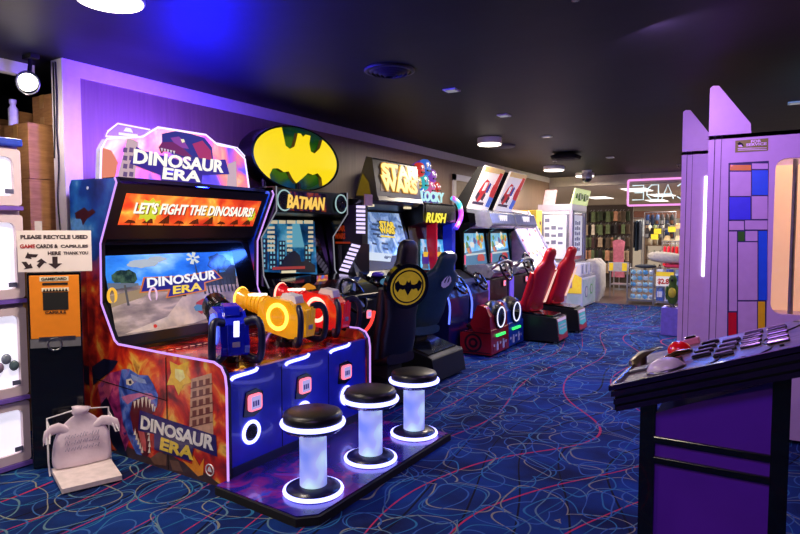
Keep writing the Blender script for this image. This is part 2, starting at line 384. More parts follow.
for ys, nm in ((DY0, 'near'), (DY1-.04, 'far')):
    b = B(); b.prism(panel_pts, 'xz', ys, ys+.04, black, art)
    if nm == 'near':
        P = lambda n, c: mat(n, c, .3, var=.15, scale=30, coat=.3)
        # ruined building
        bc = P('print_stone', (206, 160, 130)); bd = P('print_stone_dark', (120, 62, 50))
        sidepoly(b, z6([(372, 130), (440, 110), (446, 320), (366, 290)]), bc)
        for r in range(5):
            for c in range(3):
                x0 = 376+c*22; y0 = 140+r*32-c*5
                sidepoly(b, z6([(x0, y0), (x0+14, y0-3), (x0+14, y0+16), (x0, y0+19)]), bd, .002)
        for r in range(5): sidepoly(b, z6([(370, 160+r*32), (444, 143+r*32), (444, 147+r*32), (370, 164+r*32)]), bd, .0023)
        # fire burst, rubble
        sidepoly(b, z6([(300, 70), (330, 85), (365, 70), (352, 110), (375, 140), (345, 150), (330, 185), (315, 150), (290, 150), (305, 110)]), P('print_flame', (255, 200, 60)))
        sidepoly(b, z6([(318, 95), (345, 100), (352, 125), (335, 140), (318, 125)]), P('print_flame_core', (255, 240, 160)), .002)
        sidepoly(b, z6([(340, 400), (375, 415), (380, 385), (400, 420), (415, 395), (412, 450), (395, 455)]), P('print_ember', (250, 150, 30)), .002)
        rk = P('print_rock', (72, 52, 50)); rk2 = P('print_rock_light', (118, 84, 66))
        sidepoly(b, z6([(112, 375), (150, 350), (190, 372), (240, 395), (290, 370), (330, 400), (370, 420), (420, 445), (485, 495), (487, 503), (300, 440), (112, 380)]), rk)
        sidepoly(b, z6([(235, 395), (265, 372), (290, 385), (288, 420), (250, 415)]), rk2, .002)
        sidepoly(b, z6([(300, 400), (330, 405), (345, 440), (310, 435)]), rk2, .002)
        # dinosaur head
        blue = ramp_mat('print_dino_scales', [(.32, (34, 44, 120)), (.46, (58, 92, 196)), (.56, (110, 140, 224)), (.68, (150, 70, 160))], 9, 5, .8, rough=.3, coat=.3); purp = ramp_mat('print_dino_neck', [(.32, (80, 20, 70)), (.48, (160, 44, 120)), (.58, (224, 90, 140)), (.7, (60, 50, 150))], 9, 5, .8, rough=.3, coat=.3); lt = P('print_dino_pale', (150, 170, 220)); mouth = P('print_mouth', (92, 14, 30)); tooth = P('print_tooth', (236, 226, 206)); dk = P('print_dino_dark', (24, 26, 60))
        sidepoly(b, z6([(60, 150), (100, 110), (142, 100), (150, 160), (140, 230), (165, 330), (150, 385), (120, 340), (95, 260), (70, 210)]), purp, .002)
        sidepoly(b, z6([(70, 215), (90, 190), (112, 240), (130, 300), (160, 390), (140, 385), (110, 350), (88, 280)]), dk, .0023)
        sidepoly(b, z6([(75, 160), (90, 130), (112, 150), (95, 200)]), P('print_frill', (214, 90, 130)), .0026)
        sidepoly(b, z6([(140, 98), (165, 96), (195, 116), (228, 118), (248, 150), (262, 185), (258, 222), (246, 240), (236, 205), (220, 190), (196, 196), (176, 206), (168, 245), (178, 300), (200, 352), (208, 385), (190, 380), (165, 330), (146, 280), (136, 220), (130, 160)]), blue, .0028)
        sidepoly(b, z6([(176, 206), (196, 196), (220, 188), (236, 203), (246, 240), (238, 262), (234, 320), (238, 372), (226, 388), (212, 385), (196, 340), (178, 296), (168, 246)]), mouth, .0031)
        sidepoly(b, z6([(196, 300), (214, 296), (222, 340), (222, 372), (212, 368), (202, 335)]), P('print_tongue', (206, 96, 96)), .0034)
        sidepoly(b, z6([(140, 190), (165, 182), (200, 176), (240, 178), (255, 195), (240, 200), (215, 186), (185, 196), (160, 215)]), P('print_lip', (206, 120, 170)), .0034)
        sidepoly(b, z6([(170, 112), (196, 124), (218, 132), (224, 146), (200, 142), (176, 130)]), lt, .0032)
        sidepoly(b, z6([(155, 132), (172, 128), (182, 142), (170, 152), (156, 148)]), tooth, .0034); sidepoly(b, z6([(164, 136), (172, 134), (174, 146), (166, 147)]), dk, .0037)
        for x, y, w, h in ((180, 204, 9, 26), (192, 198, 9, 30), (205, 192, 10, 34), (218, 190, 10, 36), (230, 198, 9, 30), (240, 214, 8, 26), (248, 222, 7, 20)):
            sidepoly(b, z6([(x, y), (x+w, y-1), (x+w*.45, y+h)]), tooth, .0037)
        for x, y in ((184, 312), (190, 328), (196, 344), (202, 358), (208, 372), (232, 372), (233, 352), (231, 332), (230, 312)):
            sidepoly(b, z6([(x-4, y+4), (x+5, y+5), (x+2, y-18)]), tooth, .0037)
        # hat-like dark rubble behind, claw marks, cracks and panel seams
        sidepoly(b, z6([(40, 90), (80, 62), (128, 70), (110, 100), (70, 130), (45, 150)]), dk, .0018)
        for q in ([(48, 130), (60, 130), (290, 200), (290, 203)], ):
            sidepoly(b, z6(q), blackm, .0039)
        sidepoly(b, z6([(286, 58), (289, 58), (298, 432), (295, 432)]), blackm, .0039)
        # winged silhouettes in the blue part
        sk = P('print_silhouette', (64, 24, 34))
        sidepoly(b, z1([(222, 335), (250, 318), (262, 330), (275, 322), (284, 332), (268, 345), (258, 352), (246, 372), (240, 352), (226, 352)]), sk)
        sidepoly(b, z1([(226, 405), (240, 395), (252, 405), (262, 398), (255, 415), (240, 418)]), sk)
        sidepoly(b, z1([(215, 360), (235, 340), (250, 380), (238, 420), (220, 430), (212, 400)]), P('print_glow_blue', (90, 150, 215)), .0012)
        b.cyl((at(228, 258, 1, DY0).x, DY0-.002, at(228, 258, 1, DY0).z) if False else (-4.1, DY0-.002, 1.86), (-4.1, DY0, 1.86), .012, P('print_dot', (200, 210, 230)), n=12)
        # title
        o = Vector((-3.305, DY0-.004, 0))
        tl = at(141, 416, 1, DY0); tr = at(214, 437, 1, DY0); bl = at(140, 428, 1, DY0)
        rt = (tr-tl).normalized(); rt = Vector((rt.x, 0, rt.z)).normalized(); upv = Vector((-rt.z, 0, rt.x))
        W = (tr-tl).length; org = Vector((tl.x, DY0-.006, tl.z-.085))
        pl = P('print_title_backing', (40, 30, 110)); ye = P('print_title_yellow', (240, 210, 70)); wh = P('print_title_white', (246, 244, 236)); rdm = P('print_title_red', (214, 60, 40))
        q = lambda u, v: org+rt*u+upv*v+Vector((0, .002, 0))
        b.poly([q(-.03, -.02), q(.14, -.01), q(.14, -.115), q(.5, -.115), q(.53, -.02), q(W+.03, -.03), q(W+.02, .1), q(-.01, .125)], pl)
        b.text('DINOSAUR', org, rt, upv, W, .085, wh, .002, .04, .12, .25)
        b.text('ERA', org+rt*.2+upv*-.1, rt, upv, W*.46, .08, ye, .002, .04, .12, .2)
        c = at(210, 470, 1, DY0); b.ring((c.x, DY0-.002, c.z), (0, -1, 0), .035, .004, P('print_white', (235, 235, 235)), 20, 6)
        b.poly([(c.x-.02, DY0-.003, c.z-.01), (c.x+.02, DY0-.003, c.z-.01), (c.x+.012, DY0-.003, c.z+.012), (c.x, DY0-.003, c.z+.025), (c.x-.015, DY0-.003, c.z+.01)], P('print_white', (235, 235, 235)))
    part(b.obj('side_panel', dino, .004), 'side panel printed with a roaring blue dinosaur in flames' if nm == 'near' else 'far side panel with black edges')
    trim = [(-2.733, .03), (-2.733, .62), (-2.743, .69), (-2.775, .74), (-2.84, .764), (-3.32, .769), (-3.8, .779), (-3.838, .803), (-3.982, 1.05), (-3.972, 1.47), (-3.767, 1.885), (-3.785, 1.918)]
    yt = ys-.001 if nm == 'near' else ys+.041
    B().tube([(x+.002, yt+(.003 if nm == 'near' else -.003), z) for x, z in trim], .0075, led_pink, 6).obj('edge_light', dino)
b = B(); b.prism([(-4.33, .03), (-2.78, .03), (-2.78, .66), (-3.82, .695), (-3.86, .745), (-4.06, 1.48), (-3.985, 1.5), (-3.79, 1.885), (-4.33, 1.9)], 'xz', DY0+.04, DY1-.04, black); b.obj('body', dino)
# marquee strip
ma, mb = Vector((-3.985, 0, 1.5)), Vector((-3.79, 0, 1.885)); mu = (mb-ma).normalized(); mn = Vector((mu.z, 0, -mu.x))
fire = ramp_mat('backlit_fire_print', [(.3, (170, 30, 20)), (.43, (235, 70, 30)), (.52, (250, 120, 40)), (.6, (255, 170, 60)), (.72, (235, 235, 80))], 5, 4, .5, emit=.85)
def MQ(y, s, off=.004): return Vector((0, y, 0))+ma+mu*s+mn*off
b = B(); b.poly([MQ(2.56, .115), MQ(3.86, .115), MQ(3.86, .36), MQ(2.56, .36)], fire)
g1 = em('backlit_lime', (222, 226, 60), .9)
def star(c, s, r, m, off=.006, k=10, asp=1.2):
    b.poly([MQ(c+math.cos(i*PI/k)*r*asp*(1 if i % 2 else .72), s+math.sin(i*PI/k)*r*(1 if i % 2 else .72), off) for i in range(2*k)], m)
star(2.78, .24, .1, g1); star(3.35, .25, .07, em('backlit_gold', (255, 190, 60), .9)); star(3.8, .22, .06, g1, asp=.8)
cr = em('backlit_crack', (150, 60, 25), .4)
for i in range(9):
    y = 2.6+i*.14; b.poly([MQ(y, .13, .005), MQ(y+.1, .13, .005), MQ(y+.08, .15+.03*(i % 3), .005), MQ(y+.03, .16, .005)], cr)
    b.poly([MQ(y+.05, .115, .0055), MQ(y+.058, .115, .0055), MQ(y+.06, .19, .0055)], em('backlit_crack_dark', (70, 25, 15), .3))
part(b.obj('marquee', dino), 'backlit fiery strip sign')
b = B(); b.text("LET'S FIGHT THE DINOSAURS!", MQ(2.66, .205, .008)+Vector((.0, .004, -.003)), RY, mu, 1.15, .09, em('backlit_brown', (150, 50, 24), .5), .001, .015)
b.text("LET'S FIGHT THE DINOSAURS!", MQ(2.65, .21, .01), RY, mu, 1.15, .09, em('letter_white', (255, 248, 235), 1.1), .003, .03); b.obj('marquee_lettering', dino)
b = B(); b.box((-4.2, DY0+.05, 1.905), (-3.82, DY1-.05, 1.93), blackg); b.obj('top_board', dino)
# screen
sa, sb = Vector((-3.868, 0, .765)), Vector((-4.05, 0, 1.455)); su = (sb-sa).normalized(); sn = Vector((su.z, 0, -su.x)); SL = (sb-sa).length
SY0, SY1 = 2.495, 3.70; SH = .82*SL
def SP(u, v, off=.004): return sa+su*(v*SH+.05)+Vector((0, SY0+u*(SY1-SY0), 0))+sn*off
def spic(b, pts, m, off=.006): return b.poly([SP(u, v, off) for u, v in pts], m)
S_ = lambda n, c, s=.75: em('pic_'+n, c, s, .08)
skym = ramp_mat('pic_sky', [(.35, (20, 74, 150)), (.5, (44, 120, 200)), (.62, (120, 180, 225)), (.75, (210, 225, 240))], 2.2, 5, emit=.7, sx=(1, 1, 2), rough=.08)
fieldm = ramp_mat('pic_field', [(.3, (84, 80, 84)), (.5, (136, 124, 118)), (.62, (176, 160, 150)), (.75, (110, 106, 112))], 4, 6, emit=.5, sx=(1, 1, 3), rough=.08)
b = B(); spic(b, [(0, .5), (1, .5), (1, 1), (0, 1)], skym, .005); spic(b, [(0, 0), (1, .0), (1, .62), (.8, .6), (.6, .66), (.3, .58), (.12, .62), (0, .56)], fieldm)
spic(b, [(.05, .02), (.36, .16), (.5, .4), (.56, .55), (.62, .55), (.78, .3), (.85, .12), (.55, .02)], ramp_mat('pic_road', [(.4, (150, 140, 134)), (.6, (190, 176, 160))], 6, 4, emit=.5, rough=.08), .007)
spic(b, [(.0, .36), (.2, .44), (.34, .54), (.3, .58), (.0, .5)], S_('ochre', (176, 150, 120)), .007)
tr_ = ramp_mat('pic_tree', [(.4, (24, 44, 42)), (.6, (60, 90, 70))], 20, 4, emit=.5, rough=.08)
def blob(b, u, v, ru, rv, m, off=.008, k=18, seed=1):
    rr = random.Random(seed); spic(b, [(u+ru*math.cos(2*PI*i/k)*(.75+.4*rr.random()), v+rv*math.sin(2*PI*i/k)*(.75+.4*rr.random())) for i in range(k)], m, off)
blob(b, .12, .72, .09, .1, tr_, seed=3); blob(b, .84, .84, .09, .14, tr_, seed=5); blob(b, .93, .78, .05, .1, tr_, seed=8); blob(b, .26, .88, .12, .06, S_('cloud', (205, 215, 232)), .0075, seed=9); blob(b, .36, .93, .08, .04, S_('cloud', (205, 215, 232)), .0075, seed=12)
spic(b, [(.82, .5), (.85, .5), (.845, .78), (.835, .78)], S_('trunk', (50, 44, 40)), .0085)
spic(b, [(0, .57), (.2, .6), (.2, .63), (.0, .66)], S_('roof', (120, 130, 150)), .009); spic(b, [(.1, .36), (.115, .36), (.115, .62), (.1, .62)], S_('post', (100, 96, 98)), .0095)
spic(b, [(.66, .52), (.98, .5), (1, .78), (.96, .8), (.9, .7), (.66, .66)], S_('ruin', (56, 60, 74)), .0082)
for i in range(9): spic(b, [(.68+i*.035, .4), (.695+i*.035, .4), (.69+i*.035, .62), (.685+i*.035, .62)], S_('fence', (40, 42, 52)), .0088)
wm = S_('windmill', (225, 232, 235), .9)
for i in range(6):
    a = i*PI/3+.2; du, dv = math.cos(a), math.sin(a)*1.6
    spic(b, [(.64+du*.01-dv*.006, .92+dv*.01+du*.01), (.64+du*.055-dv*.01, .92+dv*.055+du*.018), (.64+du*.055+dv*.01, .92+dv*.055-du*.018), (.64+du*.01+dv*.006, .92+dv*.01-du*.01)], wm, .011)
spic(b, [(.642, .62), (.66, .62), (.65, .92)], S_('tower', (70, 80, 96)), .0087)
spic(b, [(.58, .2), (.6, .3), (.66, .34), (.7, .27), (.68, .17), (.62, .13)], S_('truck_red', (190, 70, 74)), .011); spic(b, [(.57, .24), (.6, .27), (.66, .24), (.64, .17), (.58, .18)], S_('truck_blue', (90, 140, 190)), .0115)
spic(b, [(.5, .4), (.53, .4), (.53, .5), (.5, .5)], S_('dark_figure', (50, 36, 50)), .011)
b.ring(SP(.285, .46, .01), sn, .055, .007, S_('ring', (235, 190, 225), 1.), sy=.6); b.ring(SP(.015, .5, .01), sn, .05, .01, S_('ring_gold', (255, 190, 60), 1.), sy=.6)
b.cyl(SP(.26, .06, .006), SP(.26, .06, .012), .014, S_('dot_red', (220, 40, 40)), n=14)
part(b.obj('screen', dino), 'lit game screen with road, windmill and title')
b = B(); pl = S_('title_blue', (46, 44, 150)); orr = S_('title_orange', (236, 130, 60))
spic(b, [(.19, .5), (.24, .7), (.55, .68), (.8, .735), (.86, .6), (.7, .55), (.7, .44), (.37, .4), (.4, .5)], orr, .014)
spic(b, [(.205, .515), (.248, .685), (.55, .665), (.795, .715), (.84, .61), (.69, .565), (.68, .455), (.385, .415), (.415, .515)], pl, .016)
rv = (SP(.8, .605, 0)-SP(.24, .56, 0)).normalized(); uv = (su-rv*su.dot(rv)).normalized()
b.text('DINOSAUR', SP(.25, .555, .018), rv, uv, .66, .07, S_('title_white', (250, 246, 250), 1.), .004, .025, .15, .2)
b.text('ERA', SP(.425, .44, .018), rv, uv, .28, .06, S_('title_yellow', (250, 214, 80), 1.), .004, .025, .15, .2); b.obj('screen_title', dino)
b = B(); b.poly([sa+Vector((0, SY0-.005, 0))+sn*.002, sa+Vector((0, DY1-.045, 0))+sn*.002, sb+Vector((0, DY1-.045, 0))+sn*.002, sb+Vector((0, SY0-.005, 0))+sn*.002], glass); b.obj('screen_bezel', dino)
# deck and front
deckm = ramp_mat('red_lava_print', [(.3, (30, 6, 10)), (.46, (110, 10, 20)), (.56, (190, 26, 30)), (.68, (235, 80, 40))], 6, 5, .8, rough=.12, coat=.6)
b = B(); b.prism([(-2.79, .66), (-2.79, .68), (-3.84, .715), (-3.84, .695)], 'xz', DY0+.04, DY1-.04, deckm); b.obj('control_deck', dino)
b = B(); b.box((-3.815, 2.5, .72), (-3.79, 3.9, .74), blackg)
for i in range(22): b.box((-3.6, 2.52+i*.062, .712), (-3.58, 2.55+i*.062, .7165), mat('print_cream_dash', (230, 190, 180), .3))
b.obj('deck_stripe', dino)
bluep = mat('blue_gloss_panel', (14, 34, 190), .28, coat=.5, var=.2, scale=6)
b = B(); b.box((-2.79, DY0+.04, .06), (-2.75, DY1-.04, .69), bluep)
for y in (2.945, 3.445): b.box((-2.7505, y-.003, .1), (-2.747, y+.003, .66), blackm)
for z in (.1, ): b.box((-2.7505, 2.5, z-.05), (-2.742, 3.9, z+.01), mat('dark_blue_kick', (10, 14, 60), .4))
b.obj('front_panel', dino, .003)
for y0, y1 in ((2.5, 2.72), (2.98, 3.22), (3.46, 3.7)):
    B().tube(smooth_path([(-2.745, y0, .655), (-2.742, y0+.02, .672), (-2.742, y1-.02, .672), (-2.745, y1, .69)]), .011, led_blue, 6).obj('deck_light', dino)
pinkled = em('pink_reader_glow', (255, 120, 150), 1.6)
for y in (2.68, 3.16, 3.64):
    b = B(); b.prism([(y-.085, .4), (y-.06, .55), (y+.03, .56), (y+.085, .53), (y+.07, .41), (y+.0, .385)], 'yz', -2.752, -2.742, blackg); r = b.obj('card_reader', dino, .004)
    b = B(); b.prism(rrect(y-.05, .425, y+.06, .53, .02), 'yz', -2.742, -2.725, pinkled); b.obj('reader_frame', r, .004)
    b = B(); b.prism(rrect(y-.035, .437, y+.045, .518, .006), 'yz', -2.726, -2.722, em('reader_screen', (190, 180, 250), .8))
    for i in range(3): b.box((-2.722, y-.025+.02*i, .455), (-2.7205, y-.012+.02*i, .49), em('reader_ink', (70, 60, 160), .5))
    b.obj('reader_screen', r)
for y in (2.66, 3.16, 3.66):
    b = B(); b.cyl((-2.752, y, .29), (-2.744, y, .29), .055, blackm, n=24)
    for k in range(3): b.ring((-2.743, y, .29), RX, .015+.013*k, .003, blackg, 18, 5)
    sp = b.obj('speaker', dino); B().ring((-2.744, y, .29), RX, .066, .0115, led_blue).obj('speaker_light', sp)
# platform
purp_floor = ramp_mat('purple_marble_print', [(.3, (20, 20, 110)), (.48, (40, 24, 130)), (.58, (120, 20, 110)), (.7, (40, 60, 190))], 5, 5, 1., rough=.25, coat=.4)
b = B(); b.prism([(-2.745, 2.36), (-2.07, 2.31), (-1.98, 2.4), (-1.98, 3.93), (-2.745, 3.93)], 'xy', .0, .045, blackm, blackm); b.prism([(-2.745, 2.375), (-2.08, 2.33), (-2.0, 2.41), (-2.0, 3.92), (-2.745, 3.92)], 'xy', .045, .052, purp_floor); part(b.obj('platform', dino, .003), 'purple printed stool platform with dark edge')
# topper
def tp(px, X=-4.02): return [(p.y, p.z) for p in (at(x, y, 0, X) for x, y in px)]
main = tp([(98.5, 181), (99.5, 149), (105, 139), (141, 137), (156, 127.5), (204, 135), (216, 145), (232, 148), (243, 159), (247.5, 190)])
b = B(); b.prism(main, 'yz', -4.06, -4.0, mat('topper_acrylic_edge', (200, 200, 230), .2), ramp_mat('backlit_topper_print', [(.28, (70, 60, 170)), (.42, (120, 100, 210)), (.5, (225, 110, 150)), (.58, (250, 150, 110)), (.66, (250, 195, 120)), (.76, (90, 140, 220))], 2.6, 4, .8, emit=.75))
def tpoly(px, m, X=-3.998): return b.poly([Vector((X, p.y, p.z)) for p in (at(x, y, 0, X) for x, y in px)], m)
T_ = lambda n, c, s=.8: em('topper_'+n, c, s)
tpoly(z1([(378, 110), (410, 125), (400, 232), (348, 232), (358, 190)]), T_('stone', (225, 190, 200)))
for i in range(4):
    for j in range(2): tpoly(z1([(366+j*18, 140+i*24), (378+j*18, 142+i*24), (376+j*18, 156+i*24), (364+j*18, 154+i*24)]), T_('window', (120, 90, 140)), -3.997)
tpoly(z1([(675, 190), (700, 180), (702, 262), (672, 262)]), T_('stone', (225, 190, 200)))
tpoly(z1([(300, 140), (330, 150), (350, 185), (340, 232), (296, 232)]), T_('sunset', (255, 150, 120)))
# dinosaur head in the topper
tpoly(z1([(480, 100), (520, 92), (565, 100), (605, 112), (628, 140), (632, 180), (560, 178), (510, 160), (480, 138)]), T_('blue', (60, 60, 150)))
tpoly(z1([(470, 140), (480, 125), (510, 124), (540, 140), (570, 168), (540, 166), (505, 152), (485, 152), (478, 160)]), T_('maroon', (130, 50, 110)), -3.9965)
tpoly(z1([(505, 112), (530, 108), (548, 125), (560, 145), (540, 142), (515, 126)]), T_('violet', (160, 80, 180)), -3.996)
tpoly(z1([(570, 130), (600, 120), (625, 150), (628, 178), (590, 172)]), T_('pink', (190, 60, 110)), -3.996)
tpoly(z1([(535, 116), (545, 116), (548, 124), (540, 127)]), T_('eye', (255, 240, 200), 1.), -3.995)
for i in range(5): tpoly(z1([(476+i*9, 142+i*2), (483+i*9, 143+i*2), (480+i*9, 154+i*2)]), T_('tooth', (240, 230, 240)), -3.995)
pb = T_('backing', (70, 50, 170), .7)
tpoly(z1([(404, 138), (425, 150), (540, 180), (668, 176), (680, 220), (600, 222), (596, 250), (478, 240), (475, 222), (385, 188)]), pb, -3.994)
part(b.obj('topper', dino), 'backlit shaped title sign')
b = B()
p0 = at(133, 163.5, 0, -3.99); p1 = at(223, 173, 0, -3.99); rv = Vector((0, p1.y-p0.y, p1.z-p0.z)).normalized(); uv = Vector((0, -rv.z, rv.y))
b.text('DINOSAUR', p0, rv, uv, (p1-p0).length, .1, em('letter_white', (255, 248, 235), 1.1), .006, .03, .1, .2)
p2 = at(162, 179, 0, -3.99); p3 = at(200, 182.5, 0, -3.99)
b.text('ERA', p2, rv, uv, (p3-p2).length, .085, em('letter_white', (255, 248, 235), 1.1), .006, .03, .1, .2); b.obj('topper_lettering', dino)
edge = [Vector((-3.998, y, z)) for y, z in main]
B().tube(edge, .0075, em('topper_neon', (225, 205, 255), 1.8), 6).obj('topper_outline_light', dino)
for px, wx in ((z1([(310, 108), (318, 92), (346, 70), (440, 88), (452, 96), (432, 108), (415, 112)]), (352, 408)), (z1([(640, 128), (700, 142), (722, 166), (720, 172), (655, 158)]), (662, 700))):
    pts = tp(px, -4.075)
    b = B(); b.prism(pts, 'yz', -4.085, -4.065, mat('clear_edge_acrylic', (130, 110, 230), .1, emit=(150, 110, 255), es=.5)); w = b.obj('topper_wing', dino)
    b = B(); b.tube([Vector((-4.063, y, z)) for y, z in pts], .006, em('topper_neon', (235, 215, 255), 3.), 6, True); b.obj('wing_light', w)
    a0 = at(wx[0]/2.963, 100+(104 if wx[0] < 500 else 152)/2.963, 0, -4.06); a1 = at(wx[1]/2.963, 100+(110 if wx[0] < 500 else 160)/2.963, 0, -4.06)
    b = B(); rv2 = (a1-a0).normalized(); b.add([a0, a1, a1+Vector((0, 0, .02)), a0+Vector((0, 0, .02))], [(0, 1, 2, 3)], em('letter_white', (255, 248, 235), 1.1)); m_ = (a0+a1)/2
    b.add([m_+Vector((.001, -.04, .03)), m_+Vector((.001, .04, .03)), m_+Vector((.001, .02, .06)), m_+Vector((.001, -.02, .06))], [(0, 1, 2, 3)], em('letter_white', (255, 248, 235), 1.1)); b.obj('wing_badge', w)

# mounted blasters: local +x = muzzle
def blaster(c, yaw, pitch, col, ringc, big, lab):
    T = Matrix.Translation(c) @ Euler((0, -pitch, yaw)).to_matrix().to_4x4() @ Matrix.Diagonal((1.1, 1.2, 1.35, 1))
    bm = mat('gun_'+lab, col, .25, coat=.5, var=.08, emit=col, es=0. if big else .22)  # ring light's glow in the yellow and red plastic put in as emission
    b = B(T)
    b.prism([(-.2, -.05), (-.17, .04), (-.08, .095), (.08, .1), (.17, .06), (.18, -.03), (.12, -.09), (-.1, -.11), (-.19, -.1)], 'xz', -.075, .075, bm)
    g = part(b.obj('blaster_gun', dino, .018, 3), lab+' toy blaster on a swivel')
    b = B(T); b.lathe([(.0, 0)], (0, 0, 0), bm) if False else None
    pr = .055 if not big else .075
    b.cyl((.14, 0, .03), (.36, 0, .045), pr, bm if not big else mat('dark_green_barrel', (14, 50, 54), .3, coat=.4), pr*.8, 20)
    b.cyl((.34, 0, .044), (.4, 0, .048), pr*.85, bm if not big else blackg, pr*(1. if big else 1.25), 20)
    for k in range(5): b.ring((.17+.035*k, 0, .032+.0024*k), RX, pr*(1.02-.03*k), .006, bm if not big else blackg, 20, 6)
    b.obj('barrel', g)
    B(T).ring((.402, 0, .048), RX, pr*(.9 if big else 1.15), .01 if not big else .006, ringc).obj('muzzle_light', g)
    for s in (-1, 1):
        B(T).ring((0, s*.078, 0), RY, .066, .012, ringc, sy=1.22).obj('side_light', g)
        b = B(T); b.cyl((0, s*.06, 0), (0, s*.082, 0), .05, bm, n=24); b.obj('side_cap', g, .004)
        b = B(T); b.tube(smooth_path([(-.16, s*.06, .06), (-.2, s*.115, .08), (-.24, s*.13, .03), (-.24, s*.13, -.1), (-.2, s*.11, -.13), (-.15, s*.05, -.1)]), .02, mat('dark_blue_grip', (16, 18, 50), .4), 10); b.obj('handle', g)
    for k in range(4): b = B(T); b.box((.2+.03*k, -.035, .088-.003*k), (.22+.03*k, .035, .1-.003*k), em('vent_glow', (255, 235, 210), 2.)); b.obj('vent_light', g)
    b = B(T); b.prism([(-.12, .08), (.02, .1), (.0, .13), (-.1, .125)], 'xz', -.04, .04, white if not big else bm); b.obj('top_cowl', g, .01)
    b = B(T); b.box((-.215, -.045, -.09), (-.19, .045, .06), bm); b.box((-.219, -.014, .0), (-.214, .014, .075), led_white if big else bm); b.box((-.219, -.02, -.05), (-.214, .02, -.025), mat('grey_label', (170, 160, 175), .4)); b.obj('rear_plate', g, .004)
    b = B(); b.cyl((c[0], c[1], .7), (c[0], c[1], c[2]-.07), .035, blackg); b.cyl((c[0], c[1], .69), (c[0], c[1], .73), .075, blackg); b.obj('swivel_post', g)
amber = em('amber_glow', (255, 190, 70), 3.); redl = em('red_white_glow', (255, 150, 130), 3.)
blaster((-3.05, 2.76, .91), math.radians(150), math.radians(5), (16, 30, 190), em('blue_glow', (90, 110, 255), 2.), True, 'blue')
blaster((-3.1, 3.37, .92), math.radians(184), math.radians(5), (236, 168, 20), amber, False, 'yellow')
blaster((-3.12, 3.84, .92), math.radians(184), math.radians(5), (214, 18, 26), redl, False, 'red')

# ---- stools (they stand on the platform)
def stool_build(x, y, label):
    t = thing('bar_stool', label, 'stool', (x, y, .053), 'glowing stools on the platform')
    z = .054
    b = B(); b.lathe([(.02, z), (.165, z), (.165, z+.012), (.155, z+.03), (.09, z+.045), (.02, z+.046)], (x, y, 0), mat('dark_blue_plastic', (14, 16, 52), .3)); b.obj('base', t)
    B().ring((x, y, z+.014), UZ, .164, .0125, led_blue, 40, 8).obj('base_light', t)
    colm = ramp_mat('frosted_lit_column', [(.3, (120, 140, 235)), (.5, (170, 178, 245)), (.65, (205, 245, 250)), (.8, (180, 200, 250))], 7, 1, emit=.75, rough=.3, sx=(1, 1, .8))
    b = B(); b.cyl((x, y, z+.04), (x, y, .415), .078, colm, n=32); b.obj('column', t)
    b = B(); b.lathe([(.02, .41), (.12, .41), (.165, .425), (.172, .44), (.172, .455), (.02, .455)], (x, y, 0), chrome, 36); b.obj('under_ring', t)
    B().ring((x, y, .462), UZ, .174, .0145, led_blue, 40, 8).obj('seat_light', t)
    b = B(); b.lathe([(.02, .45), (.165, .45), (.17, .47), (.17, .505), (.162, .522), (.14, .53), (.02, .533)], (x, y, 0), vinyl, 40); part(b.obj('seat_pad', t), 'black padded seat')
    return t
s0 = stool_build(-2.2, 2.61, 'glowing round stool nearest the camera, in front of the blue gun')
dup(s0, (-2.195, 3.185, .053), 'middle glowing round stool on the game platform')
dup(s0, (-2.2, 3.76, .053), 'farthest glowing round stool, at the far end of the platform')
# ================================================================== DRIVING CABINETS ALONG THE WALL
class Plane:
    """a real plane in the room; px() measures a photograph point onto it"""
    def __init__(s, p0, n): s.p0 = Vector(p0); s.n = Vector(n).normalized()
    ymin = -99.; ymax = 99.
    def pt(s, x, y, off=0.):
        q = on_plane(x, y, s.p0, s.n)+s.n*off
        if q.y < s.ymin: q.y = s.ymin
        if q.y > s.ymax: q.y = s.ymax
        return q
    def poly(s, b, pts, m, off=.002): return b.poly([s.pt(x, y, off) for x, y in pts], m)
def zf(x0, y0, k): return lambda pts: [(x0+x/k, y0+y/k) for x, y in pts]
def quadbar(b, pl, x0, y0, x1, y1, m, off=.003): pl.poly(b, [(x0, y1), (x1, y1), (x1, y0), (x0, y0)], m, off)
def reader(par, x, y, z, g=.05):
    b = B(); b.box((x, y-g, z-g), (x+.012, y+g, z+g), blackg); b.prism(rrect(y-g*.75, z-g*.8, y+g*.75, z+g*.8, .012), 'yz', x+.012, x+.02, pinkled); r = b.obj('card_reader', par, .003)
    b = B(); b.prism(rrect(y-g*.5, z-g*.5, y+g*.5, z+g*.5, .006), 'yz', x+.02, x+.023, em('reader_screen', (190, 180, 250), .8)); b.obj('reader_screen', r)
def wheel(par, c, tilt, R, col=blackg, rim=.018):
    T = Matrix.Translation(c) @ Euler((0, tilt, 0)).to_matrix().to_4x4()
    b = B(T); b.ring((0, 0, 0), RX, R, rim, col, 32, 8); w = b.obj('steering_wheel', par)
    b = B(T); b.cyl((-.03, 0, 0), (.012, 0, 0), R*.32, col, n=20)
    for a in (0, PI*.85, PI*1.15+.9): pass
    for a in (PI/2, PI+PI/2+.9, PI+PI/2-.9):
        d = Vector((0, math.cos(a+PI/2), math.sin(a+PI/2))); u = d.cross(Vector((1, 0, 0))); q = [d*R*.3+u*.02, d*R*.97+u*.016, d*R*.97-u*.016, d*R*.3-u*.02]
        b.prism([(p.y, p.z) for p in q], 'yz', -.012, .006, steel)
    b.obj('spokes', w)
    B(T).cyl((-.03, 0, 0), (-.16, 0, -.0), .028, blackg).obj('steering_column', w)

teal_glow = em('teal_glow', (40, 170, 190), .55)
